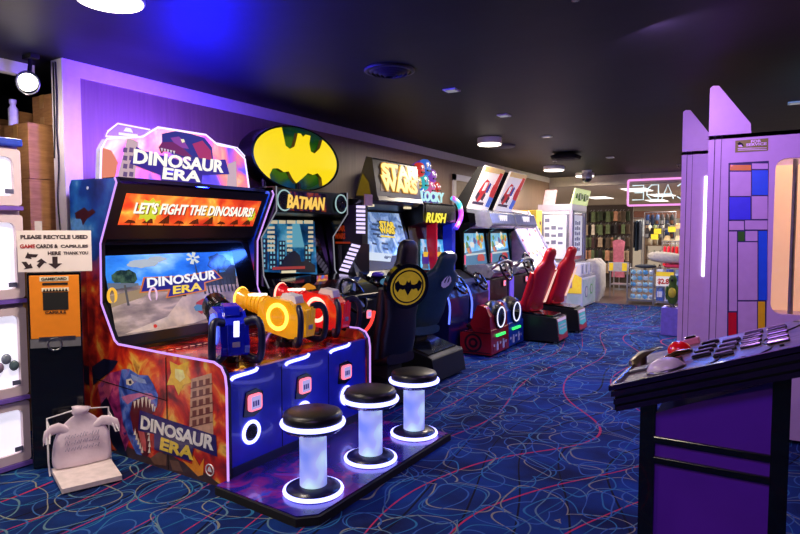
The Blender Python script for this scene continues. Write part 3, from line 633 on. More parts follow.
# ---- city driving game with the oval sign
bat = thing('driving_game', 'black driving arcade game under a glowing yellow oval bat sign', 'arcade game', (-3.9, 4.53, 0))
Y0, Y1 = 3.99, 5.08
b = B(); b.prism([(-4.4, .02), (-3.55, .02), (-3.5, .5), (-3.45, .86), (-3.62, .98), (-3.98, 1.06), (-4.13, 1.7), (-3.82, 1.73), (-3.8, 1.95), (-4.4, 1.95)], 'xz', Y0, Y1, black); b.obj('body', bat, .008)
for ys in (Y0, Y1-.03):
    b = B(); b.prism([(-4.4, .8), (-3.75, .8), (-3.95, 1.15), (-3.97, 1.5), (-3.78, 1.74), (-3.78, 1.96), (-4.4, 1.96)], 'xz', ys, ys+.03, blackg); b.obj('side_panel', bat, .004)
    B().tube([(x+.004, ys+.015, z) for x, z in ((-3.75, .8), (-3.95, 1.15), (-3.97, 1.5), (-3.78, 1.74), (-3.78, 1.96))], .006, em('dim_edge', (190, 190, 205), .5), 6).obj('edge_light', bat)
mp = Plane((-3.79, 0, 0), (1, 0, 0))
b = B(); mp.poly(b, [(282, 191), (326, 194), (326, 212), (282, 210)], ramp_mat('city_dark_print', [(.35, (10, 10, 26)), (.5, (50, 30, 70)), (.62, (190, 80, 30)), (.75, (50, 90, 160))], 9, 4, emit=.35, rough=.15), .004); b.obj('marquee', bat)
gold = em('gold_letter', (255, 205, 90), 1.)
p0 = mp.pt(286, 208, .01); p1 = mp.pt(324, 210.5, .01); rv = (p1-p0).normalized(); uv = Vector((0, -rv.z, rv.y))
b = B(); b.text('BATMAN', p0+Vector((-.005, .008, -.008)), rv, uv, (p1-p0).length, .12, em('dark_red_letter', (120, 40, 10), .4), .003, .045, .2); b.text('BATMAN', p0, rv, uv, (p1-p0).length, .115, gold, .006, .03, .2, .25); b.obj('marquee_lettering', bat)
for y in (4.12, 4.97):
    b = B(); b.cyl((-3.8, y, 1.84), (-3.785, y, 1.84), .09, blackm, n=24)
    for k in range(3): b.ring((-3.784, y, 1.84), RX, .025+.02*k, .004, blackg, 20, 5)
    s = b.obj('speaker', bat); B().ring((-3.785, y, 1.84), RX, .093, .007, em('pale_cyan_ring', (170, 205, 205), .8)).obj('speaker_ring', s)
sa, sb = Vector((-3.975, 0, 1.08)), Vector((-4.105, 0, 1.69)); su = (sb-sa).normalized(); pn = Vector((su.z, 0, -su.x)); bp_ = Plane(sa, pn); bp_.ymin = 4.035
b = B(); b.poly([sa+Vector((0, Y0+.05, 0))+pn*.003, sa+Vector((0, Y1-.05, 0))+pn*.003, sb+Vector((0, Y1-.05, 0))+pn*.003, sb+Vector((0, Y0+.05, 0))+pn*.003], glass); b.obj('screen_bezel', bat)
z2 = zf(240, 180, 4.45)
b = B(); bp_.poly(b, z2([(62, 175), (330, 185), (342, 420), (60, 412)]), ramp_mat('pic_night_city', [(.3, (10, 34, 60)), (.48, (22, 80, 120)), (.6, (70, 160, 190)), (.75, (150, 215, 225))], 4, 5, emit=.5, rough=.06), .005)
bl_ = em('pic_pale_cyan', (130, 205, 225), .7); bk = em('pic_navy', (8, 22, 40), .5)
for x, y, w, h in ((70, 260, 50, 140), (128, 245, 34, 155), (170, 270, 30, 130), (285, 290, 30, 90), (205, 300, 14, 80)):
    bp_.poly(b, z2([(x, y), (x+w, y), (x+w, y+h), (x, y+h)]), bk, .007)
    for r in range(int(h/22)):
        for c in range(max(1, int(w/14))): bp_.poly(b, z2([(x+4+c*14, y+6+r*22), (x+11+c*14, y+6+r*22), (x+11+c*14, y+18+r*22), (x+4+c*14, y+18+r*22)]), bl_, .009)
bp_.poly(b, z2([(175, 400), (190, 350), (215, 325), (240, 315), (262, 335), (270, 365), (300, 360), (330, 380), (332, 412), (175, 410)]), em('pic_black', (4, 8, 14), .4), .011)
bp_.poly(b, z2([(232, 180), (260, 182), (285, 300), (225, 300)]), em('pic_light_beam', (110, 190, 215), .6), .006)
be = em('pic_beige_text', (215, 200, 165), .8)
for i, w in enumerate((28, 44, 30, 38, 26, 40)):
    bp_.poly(b, z2([(85+sum((28, 44, 30, 38, 26, 40)[:i])+i*6, 180), (85+sum((28, 44, 30, 38, 26, 40)[:i])+i*6+w, 181), (85+sum((28, 44, 30, 38, 26, 40)[:i])+i*6+w, 196), (85+sum((28, 44, 30, 38, 26, 40)[:i])+i*6, 195)]), be, .012)
for r in range(6):
    for x, w in ((118, 32), (205, 24), (300, 22)): bp_.poly(b, z2([(x, 208+r*20), (x+w, 208+r*20), (x+w, 219+r*20), (x, 219+r*20)]), be, .012)
bp_.poly(b, z2([(140, 388), (285, 384), (285, 396), (140, 401)]), em('pic_red_text', (190, 60, 46), .6), .013); bp_.poly(b, z2([(180, 405), (245, 403), (245, 414), (180, 416)]), em('pic_cream_text', (235, 220, 180), .9), .013)
part(b.obj('screen', bat), 'lit cyan city screen with a table of scores')
b = B(); b.prism([(-3.62, .98), (-3.3, .9), (-3.28, .95), (-3.6, 1.09), (-3.95, 1.12), (-3.95, 1.04)], 'xz', Y0+.06, Y1-.06, blackg); b.obj('dashboard', bat, .02)
b = B(); c_ = Vector((-3.6, 4.42, 1.1)); b.box((-3.66, 4.33, 1.06), (-3.6, 4.52, 1.15), blackg); b.box((-3.601, 4.345, 1.075), (-3.597, 4.505, 1.14), ramp_mat('small_display', [(.4, (40, 120, 200)), (.55, (200, 70, 60)), (.7, (240, 200, 70))], 14, 2, emit=.7)); b.obj('small_display', bat)
wheel(bat, (-3.33, 4.55, .95), -.5, .17)
# W badge on the near side of the dashboard
b = B(); b.cyl((-3.5, 4.1, .98), (-3.47, 4.1, .985), .11, em('amber_badge', (240, 150, 20), .7), n=8); d = b.obj('round_badge', bat)
b = B(); b.text('W', (-3.465, 4.03, .93), RY, UZ, .13, .11, blackm, .003, .04); b.obj('badge_letter', d)
reader(bat, -3.44, 4.95, .72)
# the oval sign, on two posts
sgn = Plane((-4.15, 0, 0), (1, 0, 0)); zb = zf(230, 110, 5.34)
c0 = sgn.pt(294.3, 158.3); l0 = sgn.pt(250.5, 152.5); r0 = sgn.pt(338.2, 164); t0 = sgn.pt(299, 127); b0 = sgn.pt(292, 190.5)
cy = (l0.y+r0.y)/2; ry = (r0.y-l0.y)/2; cz = (t0.z+b0.z)/2; rz = (t0.z-b0.z)/2
N = 56; ov = lambda k: [(cy+ry*k*math.cos(2*PI*i/N), cz+rz*k*math.sin(2*PI*i/N)) for i in range(N)]
tealm = mat('teal_lit_metal', (30, 120, 140), .3, metal=.3)  # brightened teal stands for the light inside the sign's notches
b = B(); b.prism(ov(1.), 'yz', -4.32, -4.29, black); 
O1 = ov(1.); O2 = ov(.955)
for i in range(N):
    j = (i+1) % N
    b.add([(-4.29, *O1[i]), (-4.29, *O1[j]), (-4.14, *O1[j]), (-4.14, *O1[i])], [(0, 1, 2, 3)], blackg, True)
    b.add([(-4.29, *O2[i]), (-4.29, *O2[j]), (-4.14, *O2[j]), (-4.14, *O2[i])], [(3, 2, 1, 0)], tealm, True)
    b.add([(-4.14, *O1[i]), (-4.14, *O1[j]), (-4.14, *O2[j]), (-4.14, *O2[i])], [(0, 1, 2, 3)], blackg)
b.poly([(-4.287, y, z) for y, z in O2], tealm); sg_ = b.obj('oval_sign', bat)
outl = [(288, 118), (287, 150), (295, 190), (318, 208), (342, 195), (352, 160), (360, 124), (376, 126), (388, 143), (402, 131), (428, 138), (422, 180), (430, 222), (450, 232), (478, 205), (490, 160)]
def ovpt(a): return (cy+ry*.95*math.cos(a), cz+rz*.95*math.sin(a))
def px2(q): p = sgn.pt(*zb([q])[0]); return (p.y, p.z)
ang = lambda q: math.atan2((px2(q)[1]-cz)/rz, (px2(q)[0]-cy)/ry)
up_ = [px2(q) for q in outl]
lowr = [(485, 398), (486, 362), (466, 338), (440, 347), (415, 337), (388, 362), (352, 392), (333, 368), (312, 328), (286, 332), (256, 312), (226, 312), (210, 345), (212, 372)]
lo_ = [px2(q) for q in lowr]
a0, a1 = ang(outl[-1]), ang(lowr[0]); right = [ovpt(a0+(a1-a0)*i/12) for i in range(13)]
a2, a3 = ang(lowr[-1]), ang(outl[0]); a2 = a2 if a2 > 0 else a2+2*PI; left = [ovpt(a2+(a3-a2)*i/14) for i in range(15)]
yel = em('yellow_backlit', (255, 222, 20), .98); 
b = B(); b.prism(up_[1:-1]+right+lo_[1:-1]+left, 'yz', -4.19, -4.145, mat('yellow_edge', (190, 160, 20), .4), yel); part(b.obj('lit_bat_shape', sg_), 'glowing yellow bat shape')
b = B()
for y in (4.3, 4.8): b.cyl((-4.22, y, 1.94), (-4.22, y, 2.06), .03, blackg)
b.obj('sign_post', bat)

# ---- space driving game
sw = thing('driving_game', 'dark space driving arcade game with gold backlit title and lilac vents', 'arcade game', (-3.9, 5.83, 0))
Y0, Y1 = 5.15, 6.5
b = B(); b.prism([(-4.4, .02), (-3.64, .02), (-3.6, .85), (-3.72, 1.05), (-3.76, 1.12), (-3.98, 1.8), (-3.74, 1.86), (-3.7, 1.9), (-4.4, 1.92)], 'xz', Y0+.03, Y1-.03, black); b.obj('body', sw, .008)
for ys in (Y0, Y1-.05):
    b = B(); b.prism([(-4.4, .6), (-3.8, .6), (-4.06, 1.0), (-4.06, 1.2), (-4.02, 1.45), (-3.98, 1.88), (-4.4, 1.93)], 'xz', ys, ys+.05, mat('navy_black_panel', (16, 15, 24), .3, coat=.3)); b.obj('side_panel', sw, .006)
# chamfer with the lit vents
b = B(); b.prism([(-3.9, Y0+.0), (-3.74, Y0+.13), (-3.74, Y0+.24), (-3.98, Y0+.25)], 'xy', 1.42, 1.88, black); b.prism([(-4.02, Y0+.0), (-3.78, Y0+.09), (-3.72, Y0+.24), (-4.0, Y0+.25)], 'xy', 1.0, 1.42, black); b.obj('vent_housing', sw, .006)
vp = Plane((-3.82, Y0+.065, 0), (.63, -.776, 0)); vl = em('lilac_vent', (222, 205, 255), 1.3)
for i in range(7):
    y = 205.5+i*4.2; b = B(); P4 = [vp.pt(x, q, .004) for x, q in ((356.2, y+2.6), (365.2, y+2.9), (365.2, y+.2), (356.2, y))]
    b.add(P4+[p+vp.n*.012 for p in P4], [(3, 2, 1, 0), (4, 5, 6, 7), (0, 1, 5, 4), (1, 2, 6, 5), (2, 3, 7, 6), (3, 0, 4, 7)], vl); b.obj('vent_light', sw)
vp2 = Plane((-3.9, Y0+.045, 0), (.35, -.93, 0))
for i in range(7):
    x, y = 353.5-i*1.9, 243.5+i*4.; b = B(); P4 = [vp2.pt(q, r, .06) for q, r in ((x-1, y+2.4), (x+7.5, y+4.5), (x+8.5, y+2), (x, y))]
    b.add(P4+[p+vp2.n*.012 for p in P4], [(3, 2, 1, 0), (4, 5, 6, 7), (0, 1, 5, 4), (1, 2, 6, 5), (2, 3, 7, 6), (3, 0, 4, 7)], vl); b.obj('vent_light', sw)
sp_ = Plane((0, Y0, 0), (0, -1, 0)); org = em('orange_red_print', (200, 60, 20), .35)
b = B()
for s, y in (('STAR', 231.5), ('WARS', 239)):
    p0 = sp_.pt(335, y, .003); p1 = sp_.pt(345.5, y+.6, .003); b.text(s, p0, (1, 0, 0), UZ, (p1-p0).length, .065, org, .003, .03)
p0 = sp_.pt(335.5, 243.5, .003); b.box((p0.x, Y0-.003, p0.z), (p0.x+.2, Y0, p0.z+.02), org); b.obj('side_lettering', sw)
# header box
b = B(); b.prism([(-4.0, 1.93), (-3.66, 1.89), (-3.69, 1.95), (-3.76, 2.37), (-3.84, 2.39), (-3.99, 1.98)], 'xz', 5.5, 6.48, mat('dark_grey_shell', (40, 38, 40), .4)); hb = b.obj('header_box', sw, .015)
hp = Plane((-3.69, 0, 1.95), (.42, 0, .07))
b = B(); hp.poly(b, [(380.5, 163), (417.5, 169.5), (418, 195.5), (380.5, 191)], mat('header_panel', (70, 60, 50), .4, emit=(150, 110, 50), es=.35), .003); b.obj('header_panel', hb)
b = B(); gl = em('gold_backlit_letter', (255, 230, 140), 1.25); gb = em('gold_halo', (235, 165, 40), .9)
for s, y in (('STAR', 177.5), ('WARS', 190)):
    p0 = hp.pt(382, y, .006); p1 = hp.pt(417, y+4.4, .006); rv = (p1-p0).normalized(); uv = hp.n.cross(rv)
    b.text(s, p0-rv*.01-uv*.01, rv, uv, (p1-p0).length+.02, .19, gb, .003, .09); b.text(s, p0+hp.n*.004, rv, uv, (p1-p0).length, .17, gl, .006, .045)
b.obj('header_lettering', hb)
b = B(); hp.poly(b, [(387, 196.5), (413, 200), (413, 205), (387, 202.5)], blackg, .003); b.obj('header_slot', hb)
b = B(); b.prism([(-3.97, 1.96), (-3.77, 1.95), (-3.8, 2.1), (-3.88, 2.2)], 'xz', 5.488, 5.5, mat('yellow_side_glow', (120, 100, 10), .4, emit=(150, 125, 10), es=.18)); b.obj('painted_side_glow', hb)  # yellow glow on the header's side, put in as colour and weak emission
b = B(); b.box((-3.66, 5.2, 1.83), (-3.645, 5.34, 1.95), mat('pink_paper', (205, 160, 165), .7)); b.obj('notice', sw)
sa, sb = Vector((-3.765, 0, 1.12)), Vector((-3.975, 0, 1.78)); su = (sb-sa).normalized(); pn = Vector((su.z, 0, -su.x)); wp = Plane(sa, pn); wp.ymax = 6.38
ice = ramp_mat('pic_ice_planet', [(.3, (50, 80, 120)), (.45, (110, 145, 185)), (.55, (165, 195, 222)), (.7, (215, 230, 242))], 6, 6, 1.2, emit=.62, rough=.08)
b = B(); b.poly([sa+Vector((0, y, 0))+pn*.004 if k == 0 else sb+Vector((0, y, 0))+pn*.004 for k, y in ((0, Y0+.26), (0, Y1-.1), (1, Y1-.1), (1, Y0+.26))], ice)
lnm = em('pic_trench', (70, 95, 135), .5)
rr = random.Random(4)
for i in range(26):
    x, y = 370+rr.random()*36, 216+rr.random()*42; wp.poly(b, [(x, y), (x+3+rr.random()*5, y+1), (x+3+rr.random()*4, y+3), (x, y+2)], lnm, .006)
wp.poly(b, [(367, 252), (392, 254), (390, 262), (365.5, 260)], em('pic_white_ice', (225, 238, 248), .8), .006)
part(b.obj('screen', sw), 'lit icy blue screen with a yellow title')
b = B(); yl = em('pic_title_yellow', (250, 225, 110), 1.); ik = em('pic_title_ink', (50, 44, 30), .4)
for s, y in (('STAR', 227.5), ('WARS', 233.5)):
    p0 = wp.pt(379.5, y, .01); p1 = wp.pt(394.5, y+1.2, .01); rv = (p1-p0).normalized(); uv = wp.n.cross(rv)
    b.text(s, p0-rv*.015-uv*.012, rv, uv, (p1-p0).length+.03, .1, ik, .002, .1); b.text(s, p0+wp.n*.003, rv, uv, (p1-p0).length, .08, yl, .003, .05)
wp.poly(b, [(380, 235.5), (394, 236.8), (394, 238.3), (380, 237)], yl, .012); b.obj('screen_title', sw)
b = B(); b.prism([(-3.76, 1.04), (-3.5, .9), (-3.47, .95), (-3.58, 1.06), (-3.76, 1.12)], 'xz', Y0+.1, Y1-.1, blackg); b.obj('dashboard', sw, .02)
for y, s in ((5.62, 1), (6.02, -1)):
    b = B(); b.tube(smooth_path([(-3.58, y, .98), (-3.5, y, 1.06), (-3.48, y+.02*s, 1.14), (-3.52, y+.03*s, 1.2)]), .03, blackg, 10); b.obj('flight_grip', sw)
b = B(); b.ell((-3.56, 5.32, 1.0), (.13, .12, .1), blackg); b.ell((-3.47, 5.3, 1.02), (.05, .07, .04), em('helmet_display', (90, 150, 190), .5)); b.ell((-3.54, 5.28, 1.1), (.06, .08, .03), mat('violet_plastic', (90, 60, 190), .3)); b.obj('control_pod', sw)
for y0, y1, m in ((5.4, 5.5, 'small_lamp'), (6.2, 6.3, 'small_lamp')):
    b = B(); b.box((-3.78, y0, 1.83), (-3.73, y1, 1.855), em('cream_lamp', (255, 235, 190), .9)); b.obj('spot_lamp', sw)
reader(sw, -3.62, 6.3, .7)

# ---- seats
def seat(name, label, yc, base, fore, back, mats, group, hw=1., thick=.06, turn=0.):
    """bucket seat facing the wall; base = (x0, x1, y0, y1, zfront, zback), back = (xb, zb, xt, zt)"""
    bm, cm = mats; x0, x1, y0, y1, zf_, zb_ = base
    t = thing(name, label, 'arcade seat', ((x0+x1)/2, yc, 0), group)
    b = B(); b.prism([(x0, .03), (x1-.02, .03), (x1-.06, zf_), (x0+.02, zb_)], 'xz', y0, y1, bm); b.obj('base', t, .015)
    b = B(); b.prism([(x0+.06, zb_+.004-.0), (x1-.12, zf_+.012), (x1-.12, zf_+.03), (x0+.06, zb_+.025)], 'xz', y0+.05, y1-.05, blackg); b.obj('base_plate', t, .006)
    for sx in (x0+.06, x1-.08):
        for sy in (y0+.05, y1-.05):
            B().cyl((sx, sy, 0), (sx, sy, .04), .022, steel, n=10).obj('foot', t)
    xb, zb, xt, zt = back; d = Vector((xt-xb, 0, zt-zb)); Ln = d.length; d.normalize(); n = Vector((d.z, 0, -d.x))
    TR = Matrix.Translation((xb, yc, 0)) @ Matrix.Rotation(math.radians(turn), 4, 'Z') @ Matrix.Translation((-xb, -yc, 0))
    b = B(TR); secs = []
    for s, w, th in ((0, .2, .05), (.05, .23, .07), (.2, .245, .075), (.38, .215, .07), (.52, .25, .065), (.64, .275, .06), (.72, .24, .055), (.78, .15, .055), (.84, .125, .055), (.93, .125, .055), (.98, .1, .045), (1., .06, .03)):
        secs.append((Vector((xb, yc, zb))+d*(Ln*s)+n*(-.0), RY, w*hw, n, th*thick/.06))
    b.loft(secs, cm, 24, .75); bk_ = b.obj('backrest', t)
    for s in (-1, 1):
        b = B(TR); pts = [Vector((xb, yc+s*.225*hw, zb))-n*.05+d*(Ln*q) for q in (.02, .15, .3, .45, .6)]
        b.tube(smooth_path(pts), .045, cm, 10); b.obj('side_bolster', bk_)
    xf, zc = fore
    b = B(TR); b.loft([((xf, yc, zc), RY, .16*hw, UZ, .03), ((xf+.03, yc, zc+.005), RY, .2*hw, UZ, .05), ((xf+.25, yc, zc-.01), RY, .23*hw, UZ, .06), ((xb-.05, yc, zc-.02), RY, .24*hw, UZ, .06), ((xb+.08, yc, zc), RY, .2*hw, UZ, .05)], cm, 20, .6); b.obj('cushion', t)
    b = B(); b.box((xf+.1, yc-.12, min(zf_, zb_)-.05), (xb, yc+.12, zc-.03), blackm); b.obj('seat_mount', t)
    rt3 = TR.to_3x3(); return t, Vector((xb, yc, zb)), rt3 @ d, rt3 @ n, Ln
dteal = mat('dark_teal_vinyl', (26, 58, 72), .4, bump=.1, scale=50); dnavy = mat('dark_navy_vinyl', (12, 14, 26), .4, bump=.1, scale=50)
def xat(px, py, y): return at(px, py, 1, y)
p = xat(407, 286, 4.55); q = xat(410, 240, 4.55); r_ = xat(390, 345, 4.55)
t, o, d, n, Ln = batseat = seat('arcade_seat', 'dark bucket seat with a yellow ringed bat emblem on its back', 4.55, (-3.5, -2.72, 4.2, 4.9, .2, .3), (-3.45, .42), (p.x-.13, .4, q.x+.02, q.z), (black, dnavy), 'driving game seats', .86, turn=-14)
d0, n0 = d, n; rz_ = Euler((0, 0, math.radians(-20))).to_matrix(); n = (rz_ @ n).normalized(); d = (rz_ @ d).normalized(); e0 = Plane(o+n0*.09+Vector((0, -.08, 0)), n); ec = e0.pt(407, 286)
b = B(); u2 = d.cross(n); w2 = d
def disc(b, c, r, m, off, k=28, sy=1.): b.poly([c+n*off+u2*(r*sy*math.cos(2*PI*i/k))+w2*(r*math.sin(2*PI*i/k)) for i in range(k)], m)
b.cyl(ec-n*.05, ec+n*.02, .2, blackg, n=32); bd_ = b.obj('emblem_plate', t)
em_y = mat('emblem_yellow', (206, 180, 40), .4, emit=(206, 180, 40), es=.15)
b = B(); disc(b, ec, .165, em_y, .022); disc(b, ec, .148, blackg, .0235); disc(b, ec, .135, em_y, .025)
batp = [(-1, .25), (-.75, .45), (-.62, .2), (-.4, .12), (-.22, .16), (-.12, .45), (-.05, .3), (.05, .3), (.12, .45), (.22, .16), (.4, .12), (.62, .2), (.75, .45), (1, .25), (.95, -.1), (.75, -.35), (.6, -.12), (.4, -.2), (.25, -.15), (.12, -.4), (0, -.6), (-.12, -.4), (-.25, -.15), (-.4, -.2), (-.6, -.12), (-.75, -.35), (-.95, -.1)]
b.poly([ec+n*.027+u2*(x*.13)+w2*(y*.13) for x, y in batp], blackg); b.obj('emblem', bd_)
redled = em('red_light', (255, 60, 50), 1.6)
pp = [xat(x, y, 4.19) for x, y in ((384, 312), (382, 322), (377, 330), (371, 336))]
B().tube(smooth_path([(v.x-.1, 4.19, v.z) for v in pp]), .014, redled, 6).obj('side_light', t)
p = xat(455, 252, 5.6); r_ = xat(422, 326, 5.6)
t, o, d, n, Ln = seat('arcade_seat', 'dark teal bucket seat with a small white winged emblem', 5.6, (-3.45, -2.8, 5.24, 5.95, .27, .42), (-3.4, .5), (r_.x-.0, r_.z, p.x, p.z), (black, dteal), 'driving game seats', 1.0, turn=-14)
e0 = Plane(o+n*.07, n); ec = e0.pt(445.5, 281)
b = B(); S2 = [(-.06, .9), (-.55, .55), (-.9, 0), (-.7, -.55), (-.2, -.85), (.2, -.85), (.7, -.55), (.9, 0), (.55, .55), (.06, .9), (.42, .35), (.45, -.05), (.2, -.2), (.12, .5), (0, .75), (-.12, .5), (-.2, -.2), (-.45, -.05), (-.42, .35)]
u2 = d.cross(n); b.poly([ec+n*.016+u2*(x*.085)+d*(y*.085) for x, y in S2], mat('emblem_white', (225, 225, 232), .4)); b.obj('emblem', t)

# ---- twin block-brawl / rush game
rush = thing('racing_game', 'narrow twin-screen racing arcade game with colourful topper and yellow lettering', 'arcade game', (-3.9, 7.25, 0))
Y0, Y1 = 6.58, 7.92
b = B(); b.prism([(-4.4, .02), (-3.6, .02), (-3.6, .85), (-3.85, 1.0), (-4.4, 1.0)], 'xz', Y0, Y1, black); b.prism([(-4.4, 1.0), (-3.85, 1.0), (-3.95, 1.62), (-3.72, 1.68), (-3.72, 1.9), (-4.4, 1.9)], 'xz', Y0, 7.5, black); b.obj('body', rush, .01)
rp = Plane((-3.88, 0, 1.25), (1, 0, .16))
scr = ramp_mat('pic_cyan_track', [(.3, (30, 90, 150)), (.48, (80, 180, 215)), (.6, (190, 225, 235)), (.75, (240, 245, 245))], 5, 3, emit=.7, rough=.08)
for x0, x1 in ((420, 429.5), (431.5, 445)):
    b = B(); rp.poly(b, [(x0, 239), (x1, 240), (x1, 270), (x0, 269)], scr, .008)
    m_ = (x0+x1)/2; rp.poly(b, [(m_-3, 269), (m_+3, 269), (m_+1, 247), (m_-1, 247)], em('pic_grey_road', (120, 120, 140), .6), .01)
    rp.poly(b, [(m_-3.4, 254), (m_+3.4, 254), (m_+3.4, 264), (m_-3.4, 264)], em('pic_violet_car', (80, 50, 160), .7), .012); rp.poly(b, [(m_-2.6, 252), (m_+2.6, 252), (m_+2, 257), (m_-2, 257)], em('pic_gold_car', (245, 190, 60), .9), .014)
    b.obj('screen', rush)
blu = mat('blue_pillar', (20, 40, 170), .3, emit=(20, 40, 200), es=.3); rd = mat('red_pillar', (190, 20, 50), .3, emit=(200, 20, 50), es=.25)
for i, (x0, x1) in enumerate(((429.7, 431.3), (446, 449.5))):
    a = rp.pt(x0, 270); c = rp.pt(x1, 270)
    b = B(); b.box((-3.9, a.y, .98), (-3.75, c.y, 1.68), rd if i == 0 else blu); b.obj('pillar', rush, .01)
mp = Plane((-3.7, 0, 0), (1, 0, 0))
b = B(); b.box((-4.1, Y0+.02, 1.68), (-3.71, 7.48, 1.93), blackg); mq = b.obj('marquee', rush, .03)
p0 = mp.pt(421, 222.5, .005); p1 = mp.pt(442, 222, .005)
b = B(); b.text('RUSH', Vector((p0.x, 6.6, p0.z)), RY, UZ, .56, .13, em('lemon_letter', (255, 235, 60), 1.1), .006, .03, .25); b.obj('marquee_lettering', mq)
colrs = [(225, 60, 50), (60, 120, 230), (150, 70, 200), (240, 200, 60), (60, 200, 210), (235, 110, 170)]
b = B()
b.prism([(6.62, 1.93), (7.4, 1.93), (7.36, 2.12), (7.25, 2.25), (7.15, 2.42), (6.95, 2.5), (6.75, 2.42), (6.65, 2.2)], 'yz', -4.0, -3.94, mat('topper_backing', (60, 40, 120), .3, emit=(90, 60, 180), es=.35)); tb = b.obj('topper', rush)
rr = random.Random(11)
for i, (y, z, r) in enumerate((6.62+(q_[0]-6.62)*.72, q_[1], q_[2]*.82) for q_ in ((6.9, 2.36, .11), (7.12, 2.4, .13), (7.35, 2.3, .11), (6.8, 2.18, .1), (7.05, 2.2, .12), (7.3, 2.14, .11), (7.52, 2.15, .1), (6.95, 2.06, .08))):
    b = B(); m = em('robot_%d' % (i % 6), colrs[i % 6], .75); b.ell((-3.92, y, z), (.06, r, r*1.05), m, 14, 8, q=.7); b.ell((-3.87, y-r*.35, z+r*.2), (.02, r*.2, r*.25), white, 8, 6); b.ell((-3.87, y+r*.35, z+r*.2), (.02, r*.2, r*.25), white, 8, 6); b.box((-3.875, y-r*.5, z-r*.5), (-3.85, y+r*.5, z-r*.3), blackm); b.obj('topper_bubble', tb)
b = B(); b.text('BLOCKY', (-3.85, 6.64, 1.95), RY, UZ, .74, .14, em('pale_cyan_letter', (190, 240, 240), 1.), .01, .05); b.obj('topper_lettering', tb)
b = B(); b.tube(smooth_path([(-3.7, 7.46, 1.6), (-3.68, 7.6, 1.75), (-3.7, 7.58, 1.95), (-3.75, 7.44, 2.02)]), .035, ramp_mat('rainbow_glow', [(.35, (70, 60, 240)), (.5, (200, 60, 220)), (.65, (60, 220, 220))], 6, 1, emit=.8), 10); b.obj('rainbow_arch', rush)
reader(rush, -3.59, 7.0, .66)

def pod(label, yc, xf, col, colname):
    t = thing('ride_pod', label, 'arcade seat', (xf-.23, yc, 0), 'pods of the twin racing game')
    cm = mat(colname, col, .3, coat=.3, var=.08)
    y0, y1 = yc-.29, yc+.29
    b = B(); b.prism([(xf-.43, .02), (xf, .02), (xf-.01, .34), (xf-.2, .36), (xf-.22, .3), (xf-.43, .28)], 'xz', y0, y1, cm); b.obj('base', t, .015)
    b = B(); b.prism([(xf-.25, .3), (xf-.02, .3), (xf-.03, .5), (xf-.09, .62), (xf-.2, .64), (xf-.3, .4)], 'xz', y0+.01, y1-.01, cm); b.obj('seat_shell', t, .03)
    b = B(); b.loft([((xf-.14, yc, .4), RX, .1, RY, .25), ((xf-.1, yc, .56), RX, .09, RY, .22), ((xf-.13, yc, .64), RX, .06, RY, .16), ((xf-.13, yc, .67), RX, .03, RY, .08)], vinyl, 20, .7); b.loft([((xf-.41, yc, .34), RY, .15, UZ, .03), ((xf-.35, yc, .35), RY, .2, UZ, .05), ((xf-.2, yc, .36), RY, .2, UZ, .05)], vinyl, 16); b.obj('padding', t)
    b = B(); b.cyl((xf-.06, yc, .47), (xf+.005, yc, .47), .15, blackg, n=32); k = b.obj('round_back', t, .01)
    B().ring((xf+.006, yc, .47), RX, .127, .0085, em('ring_white', (215, 215, 255), 1.6), 32, 8).obj('ring_light', k)
    b = B(); b.box((xf-.005, yc-.14, .235), (xf+.012, yc+.14, .265), em('green_glow', (60, 255, 110), 1.6)); b.obj('green_light', t)
    b = B(); dkc = mat('dark_print', (40, 12, 24), .35)
    for r0, m in ((.15, dkc), (.115, cm), (.08, dkc), (.04, cm)):
        b.cyl((xf-.25, y0-.002-.0006*(.16-r0)*20, .16), (xf-.25, y0, .16), r0*.8, m, n=24)
    for z in (.05, .3): b.box((xf-.42, y0-.003, z-.012), (xf-.02, y0, z), dkc)
    b.obj('side_target_print', t)
    b = B(); wm_ = mat('print_pale', (200, 196, 206), .4)
    for i, (y, h) in enumerate(((-.2, .06), (-.1, .08), (0., .07), (.1, .09), (.19, .06))):
        b.box((xf-.001, yc+y-.03, .06), (xf+.003, yc+y+.03, .06+h), wm_ if i % 2 else cm)
        b.box((xf-.001, yc+y-.025, .06+h), (xf+.003, yc+y+.015, .09+h), wm_)
    b.obj('front_print', t)
    return t
fp = at(487, 357, 2, 0); pod('red ride pod with target print, white ring light and green glow', fp.y+.29, fp.x+.06, (150, 16, 30), 'pod_red')
fp2 = at(501, 350, 2, 0); pod('blue ride pod with white ring light beside the red pod', max(fp2.y+.29, fp.y+.9), (fp.x+fp2.x)/2+.05, (20, 60, 150), 'pod_blue')
# consoles with wheels in front of the twin screens
for y in (6.9, 7.55):
    b = B(); b.prism([(-3.62, .05), (-3.38, .05), (-3.36, .72), (-3.46, .86), (-3.62, .9)], 'xz', y-.28, y+.28, mat('midnight_blue_shell', (16, 26, 80), .3, coat=.4)); cs = b.obj('control_console', rush, .02)
    wheel(rush, (-3.36, y, .88), -.6, .13)
    b = B(); b.tube(smooth_path([(-3.37, y-.28, .4), (-3.35, y-.28, .66), (-3.44, y-.28, .85), (-3.56, y-.28, .9)]), .012, em('blue_strip', (90, 110, 255), 2.), 6); b.obj('edge_light', cs)

